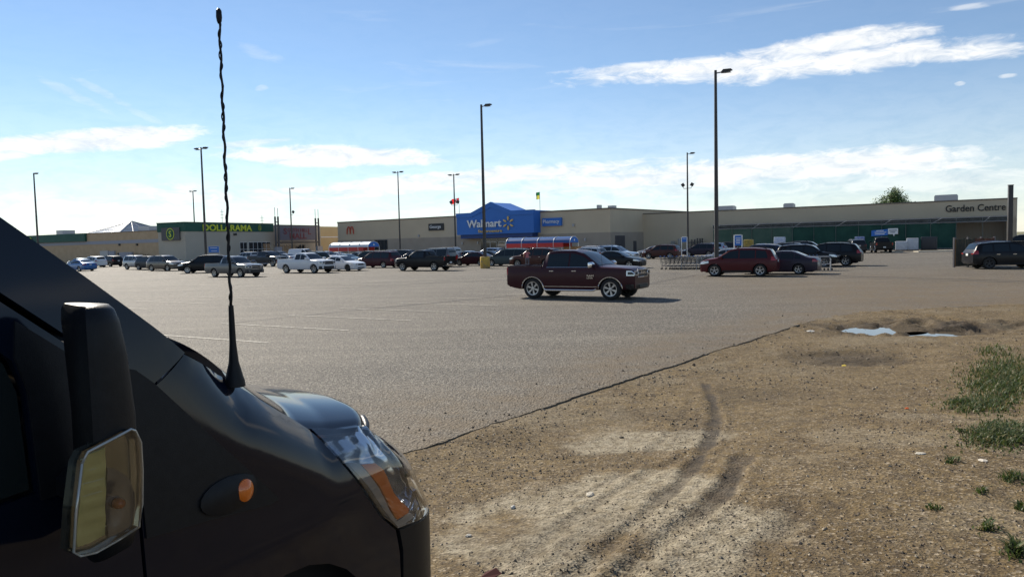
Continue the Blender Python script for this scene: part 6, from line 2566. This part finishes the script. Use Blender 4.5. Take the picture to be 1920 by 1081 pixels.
        bw = panel_mesh('reflector_bowl', [V(x, y, -.285) for x, y in bowl_px], .01, fold=.01, fn=MF, offn=lambda a, z: .018 - .006 * max(0, 1 - ((a - bc[0]) / .03) ** 2 - ((z - bc[1]) / .06) ** 2))
        bo = obj('reflector_bowl', bw, mat('bowl_grey', (.16, .165, .17), .18, .8), ih)
        bx = V(219, 942, -.285)
        bb = MB()
        pos = MF(bx[0], bx[1], .022)
        bb.lathe_y([(.001, -.012), (.010, -.010), (.013, 0), (.013, .008)], 14, pos)
        bb.build('bulb', mat('bulb_amber', (.35, .11, .03), .3), ih, smooth=True)
        ypx = [(160, 868), (168, 852), (198, 838), (199, 905), (198, 1002), (172, 1018), (152, 1026), (150, 1015)]
        ym = panel_mesh('pale_reflector', [V(x, y, -.285) for x, y in ypx], .012, fold=.008, fn=MF, offn=lambda a, z: .014 + .0012 * math.sin(z * 420))
        obj('pale_reflector', ym, mat('reflector_pale', (.46, .43, .17), .28, .3), ih)
        rp = [MF(p[0], p[1], .031) for p in pl]
        MB().tube(rp + [rp[0]], .0035, 6).build('lens_rim', mat('lens_rim', (.42, .42, .38), .12, .2, coat=1), ih, smooth=True)
        for q in range(7):
            zq = lerp(V(200, 985, -.285)[1], V(200, 850, -.285)[1], q / 6)
            xs = [V(158, 900, -.285)[0], V(196, 900, -.285)[0]]
            MB().tube([MF(xs[0], zq, .012), MF((xs[0] + xs[1]) / 2, zq, .013), MF(xs[1], zq, .012)], .0018, 4).build('lens_rib', mat('rib_pale', (.50, .48, .28), .2), ih)
    # ---- whip antenna
    tA = .115
    b0 = V(440, 713, tA)
    b1 = V(433, 572, tA)
    b2 = V(411, 40, tA)
    b3 = V(410, 16, tA)

    def pos(sz):
        return Vector((sz[0], tA - V_HW, sz[1]))
    p0, p1, p2, p3 = pos(b0), pos(b1), pos(b2), pos(b3)
    k = .0017        # metres per photo pixel out there
    base = MB().tube([p0 - Vector((0, 0, .02)), p0, p0.lerp(p1, .05), p0.lerp(p1, .25), p0.lerp(p1, .5), p0.lerp(p1, .8), p1], [.036, .034, .030, .017, .0115, .010, .0085], 14).mesh('antenna', sat)
    smooth_by_angle(base, 50)
    ao = obj('antenna', base, None, t)
    pts = [p1.lerp(p2, q / 60) + Vector((.0022 * math.sin(q * 1.0), .0022 * math.cos(q * 1.0), 0)) for q in range(61)]
    MB().tube(pts, [lerp(.0052, .0038, q / 60) for q in range(61)], 7).build('whip', sat, ao, smooth=True)
    hx = []
    for q in range(421):
        f = q / 420
        c = p1.lerp(p2, f)
        a = q * .21
        hx.append(c + Vector((.0048 * math.cos(a), .0048 * math.sin(a), 0)))
    MB().tube(hx, .0022, 4).build('coil', sat, ao, smooth=True)
    MB().tube([p2 - (p3 - p2) * .2, p2, p2.lerp(p3, .3), p2.lerp(p3, .8), p3], [.005, .0085, .0105, .0095, .004], 8).build('tip', sat, ao, smooth=True)
    return t


build_van()

# ================================================================== SMALL GROUND COVER
def build_gravel():
    rs = np.random.RandomState(8)
    n = 60000
    # thicker near the pavement edge and close to us
    az = np.radians(rs.uniform(-14, 40, n))
    r = 4.2 * np.exp(rs.uniform(0, 1.0, n) ** 1.15 * math.log(28 / 4.2))
    x, y = r * np.sin(az), r * np.cos(az)
    d, _, sg = poly_dist(x, y, EDGE)
    db = d * sg
    clump = fbm(x * .9, y * .9, 4, 101)
    keep = (db > .03) & (rs.uniform(0, 1, n) < np.clip(.25 + 2.6 * clump + .5 * sstep(1.6, .1, db), 0.05, 1))
    spill = (db < 0) & (db > -1.6) & (rs.uniform(0, 1, n) < .16 * sstep(-1.6, 0, db))
    for nm, msk, seed in (('gravel', keep, 1), ('loose_grit', spill, 2)):
        xs, ys = x[msk], y[msk]
        z = dirt(xs, ys)[0] if nm == 'gravel' else np.full(xs.shape, .004)
        size = .0035 + .014 * rs.uniform(0, 1, len(xs)) ** 7 + .003 * rs.uniform(0, 1, len(xs))
        size *= np.clip(np.hypot(xs, ys) / 8.0, .8, 1.7)
        base = np.array([[1, 0, 0], [0, 1, 0], [-1, 0, 0], [0, -1, 0], [0, 0, .75], [0, 0, -.6]], dtype=float)
        vs = np.zeros((len(xs), 6, 3))
        jit = rs.uniform(.55, 1.35, (len(xs), 6, 1))
        a = rs.uniform(0, 6.28, len(xs))
        ca, sa = np.cos(a)[:, None], np.sin(a)[:, None]
        b = base[None] * jit * size[:, None, None]
        vs[:, :, 0] = b[:, :, 0] * ca - b[:, :, 1] * sa + xs[:, None]
        vs[:, :, 1] = b[:, :, 0] * sa + b[:, :, 1] * ca + ys[:, None]
        vs[:, :, 2] = b[:, :, 2] + (z + size * .2)[:, None]
        tri = np.array([[0, 1, 4], [1, 2, 4], [2, 3, 4], [3, 0, 4], [1, 0, 5], [2, 1, 5], [3, 2, 5], [0, 3, 5]])
        fs = (tri[None] + (np.arange(len(xs)) * 6)[:, None, None]).reshape(-1, 3)
        me = bpy.data.meshes.new(nm)
        me.from_pydata(vs.reshape(-1, 3).tolist(), [], fs.tolist())
        m = bpy.data.materials.new(nm + '_stone')
        m.use_nodes = True
        nt = m.node_tree
        g = nt.nodes.new('ShaderNodeNewGeometry')
        rp = nt.nodes.new('ShaderNodeValToRGB')
        rp.color_ramp.elements[0].color = (.06, .048, .036, 1)
        rp.color_ramp.elements[1].color = (.40, .34, .25, 1)
        e = rp.color_ramp.elements.new(.45)
        e.color = (.13, .098, .068, 1)
        e = rp.color_ramp.elements.new(.8)
        e.color = (.21, .165, .115, 1)
        nt.links.new(g.outputs['Random Per Island'], rp.inputs[0])
        bs = nt.nodes['Principled BSDF']
        nt.links.new(rp.outputs[0], bs.inputs['Base Color'])
        bs.inputs['Roughness'].default_value = .85
        tag(obj(nm, me, m), 'small loose stones strewn over the %s' % ('bare dirt' if nm == 'gravel' else 'pavement edge'), 'gravel', kind='stuff')


def build_grass():
    rr = random.Random(17)
    # photo pixel centre, half width px, half height px, blades, length
    patches = [(1885, 690, 85, 48, 4200, .10), (1840, 740, 75, 22, 1300, .075), (1880, 812, 75, 30, 2400, .085), (1800, 735, 28, 8, 180, .08),
               (1785, 868, 16, 6, 60, .06), (1900, 905, 26, 10, 120, .08), (1850, 1000, 24, 10, 70, .06), (1905, 1045, 20, 14, 140, .09), (1915, 960, 14, 8, 60, .07),
               (1750, 960, 14, 5, 30, .05), (1860, 640, 40, 10, 180, .10), (1800, 800, 14, 5, 40, .06), (1840, 930, 14, 6, 40, .06)]
    vs, fs = [], []
    xs, ys, ls = [], [], []
    for (px, py, a, b, n, l) in patches:
        for _ in range(n):
            u, v = rr.gauss(0, .5), rr.gauss(0, .5)
            p = G(px + a * u, py + b * v, .28)
            xs.append(p.x)
            ys.append(p.y)
            ls.append(l * rr.uniform(.45, 1.25) * max(.35, 1 - .5 * (u * u + v * v)))
    zz = dirt(np.array(xs), np.array(ys))[0]
    for x, y, l, z in zip(xs, ys, ls, zz):
        a = rr.uniform(0, 2 * PI)
        bend = rr.uniform(.4, 1.6) * l
        w = rr.uniform(.003, .007) * (1.8 if rr.random() < .25 else 1)
        dx, dy = math.cos(a), math.sin(a)
        nx, ny = -dy * w, dx * w
        k = len(vs)
        vs += [(x - nx, y - ny, z - .01), (x + nx, y + ny, z - .01),
               (x + dx * bend * .35 - nx * .9, y + dy * bend * .35 - ny * .9, z + l * .6), (x + dx * bend * .35 + nx * .9, y + dy * bend * .35 + ny * .9, z + l * .6),
               (x + dx * bend, y + dy * bend, z + l * .9)]
        fs += [(k, k + 1, k + 3, k + 2), (k + 2, k + 3, k + 4)]
    me = bpy.data.meshes.new('grass')
    me.from_pydata(vs, [], fs)
    m = bpy.data.materials.new('grass_blade')
    m.use_nodes = True
    nt = m.node_tree
    g = nt.nodes.new('ShaderNodeNewGeometry')
    rp = nt.nodes.new('ShaderNodeValToRGB')
    rp.color_ramp.elements[0].color = (.040, .066, .014, 1)
    rp.color_ramp.elements[1].color = (.22, .17, .075, 1)
    e = rp.color_ramp.elements.new(.7)
    e.color = (.070, .10, .024, 1)
    nt.links.new(g.outputs['Random Per Island'], rp.inputs[0])
    bs = nt.nodes['Principled BSDF']
    nt.links.new(rp.outputs[0], bs.inputs['Base Color'])
    bs.inputs['Roughness'].default_value = .55
    tr = nt.nodes.new('ShaderNodeBsdfTranslucent')
    nt.links.new(rp.outputs[0], tr.inputs[0])
    ad = nt.nodes.new('ShaderNodeMixShader')
    ad.inputs[0].default_value = .4
    nt.links.new(bs.outputs[0], ad.inputs[1])
    nt.links.new(tr.outputs[0], ad.inputs[2])
    nt.links.new(ad.outputs[0], nt.nodes['Material Output'].inputs[0])
    tag(obj('grass', me, m), 'clumps of green weeds and grass on the dirt bank at the right edge', 'grass', kind='stuff')


def build_litter():
    rr = random.Random(9)

    def rock(px, py, s, label, col, flat=.5, name='stone', cat='stone', dz=.2):
        p = G(px, py, dz)
        z = dirt_z(p.x, p.y)
        bm = bmesh.new()
        bmesh.ops.create_icosphere(bm, subdivisions=2, radius=1)
        for v in bm.verts:
            k = 1 + .35 * mnoise.noise(v.co * 1.6 + Vector((px, py, 0)))
            v.co = Vector((v.co.x * s * k, v.co.y * s * .7 * k, v.co.z * s * flat * k))
        me = bpy.data.meshes.new(name)
        bm.to_mesh(me)
        bm.free()
        o = obj(name, me, noisy('rock_%s' % (px,), tuple(c * .8 for c in col), col, 18, .85, .3, 60), None, (p.x, p.y, z + s * flat * .45), (0, 0, rr.uniform(0, 3)))
        tag(o, label, cat)
    rock(1106, 905, .055, 'pale flat stone on the dirt right of the van nose', (.5, .45, .36), .35)
    rock(961, 922, .028, 'small white rounded stone near the van headlamp', (.6, .57, .5), .6)
    rock(878, 983, .026, 'white pebble on the dirt close to the van bumper', (.55, .52, .45), .6)
    rock(1165, 790, .03, 'dark clod on the dirt by the pavement edge', (.1, .08, .06), .5)
    rock(1725, 865, .05, 'flat pale chip on the dirt left of the grass', (.5, .46, .38), .2)
    rock(1843, 884, .05, 'long pale chip on the dirt below the weeds', (.55, .5, .42), .2)
    rock(1520, 622, .10, 'white broken slab left of the puddles', (.55, .54, .5), .25, dz=.0)

    def scrap(px, py, s, label, col, dz=.25):
        p = G(px, py, dz)
        z = dirt_z(p.x, p.y)
        pts = [(-1, -.5, .0), (.2, -.7, .12), (1, -.1, .25), (.5, .6, .5), (-.5, .5, .15)]
        vs = [(a * s, b * s, max(.004, c * s)) for a, b, c in pts]
        vs += [(a, b, c - .003) for a, b, c in vs]
        o = MB().add(vs, [(0, 1, 2), (0, 2, 3), (0, 3, 4), (5, 7, 6), (5, 8, 7), (5, 9, 8)] + [(k, (k + 1) % 5, (k + 1) % 5 + 5, k + 5) for k in range(5)]).build('litter_scrap', mat('scrap_%d' % px, col, .8, spec=.1), None, loc=(p.x, p.y, z + .006))
        tag(o, label, 'litter')
    scrap(920, 1068, .07, 'crumpled dark red scrap on the dirt at the bottom by the van', (.05, .012, .012))
    scrap(1700, 749, .03, 'tiny orange red scrap on the dirt left of the weeds', (.5, .1, .03))
    scrap(1582, 676, .05, 'tiny yellow wrapper at the dark pothole', (.6, .45, .08), .05)


build_gravel()
build_grass()
build_litter()
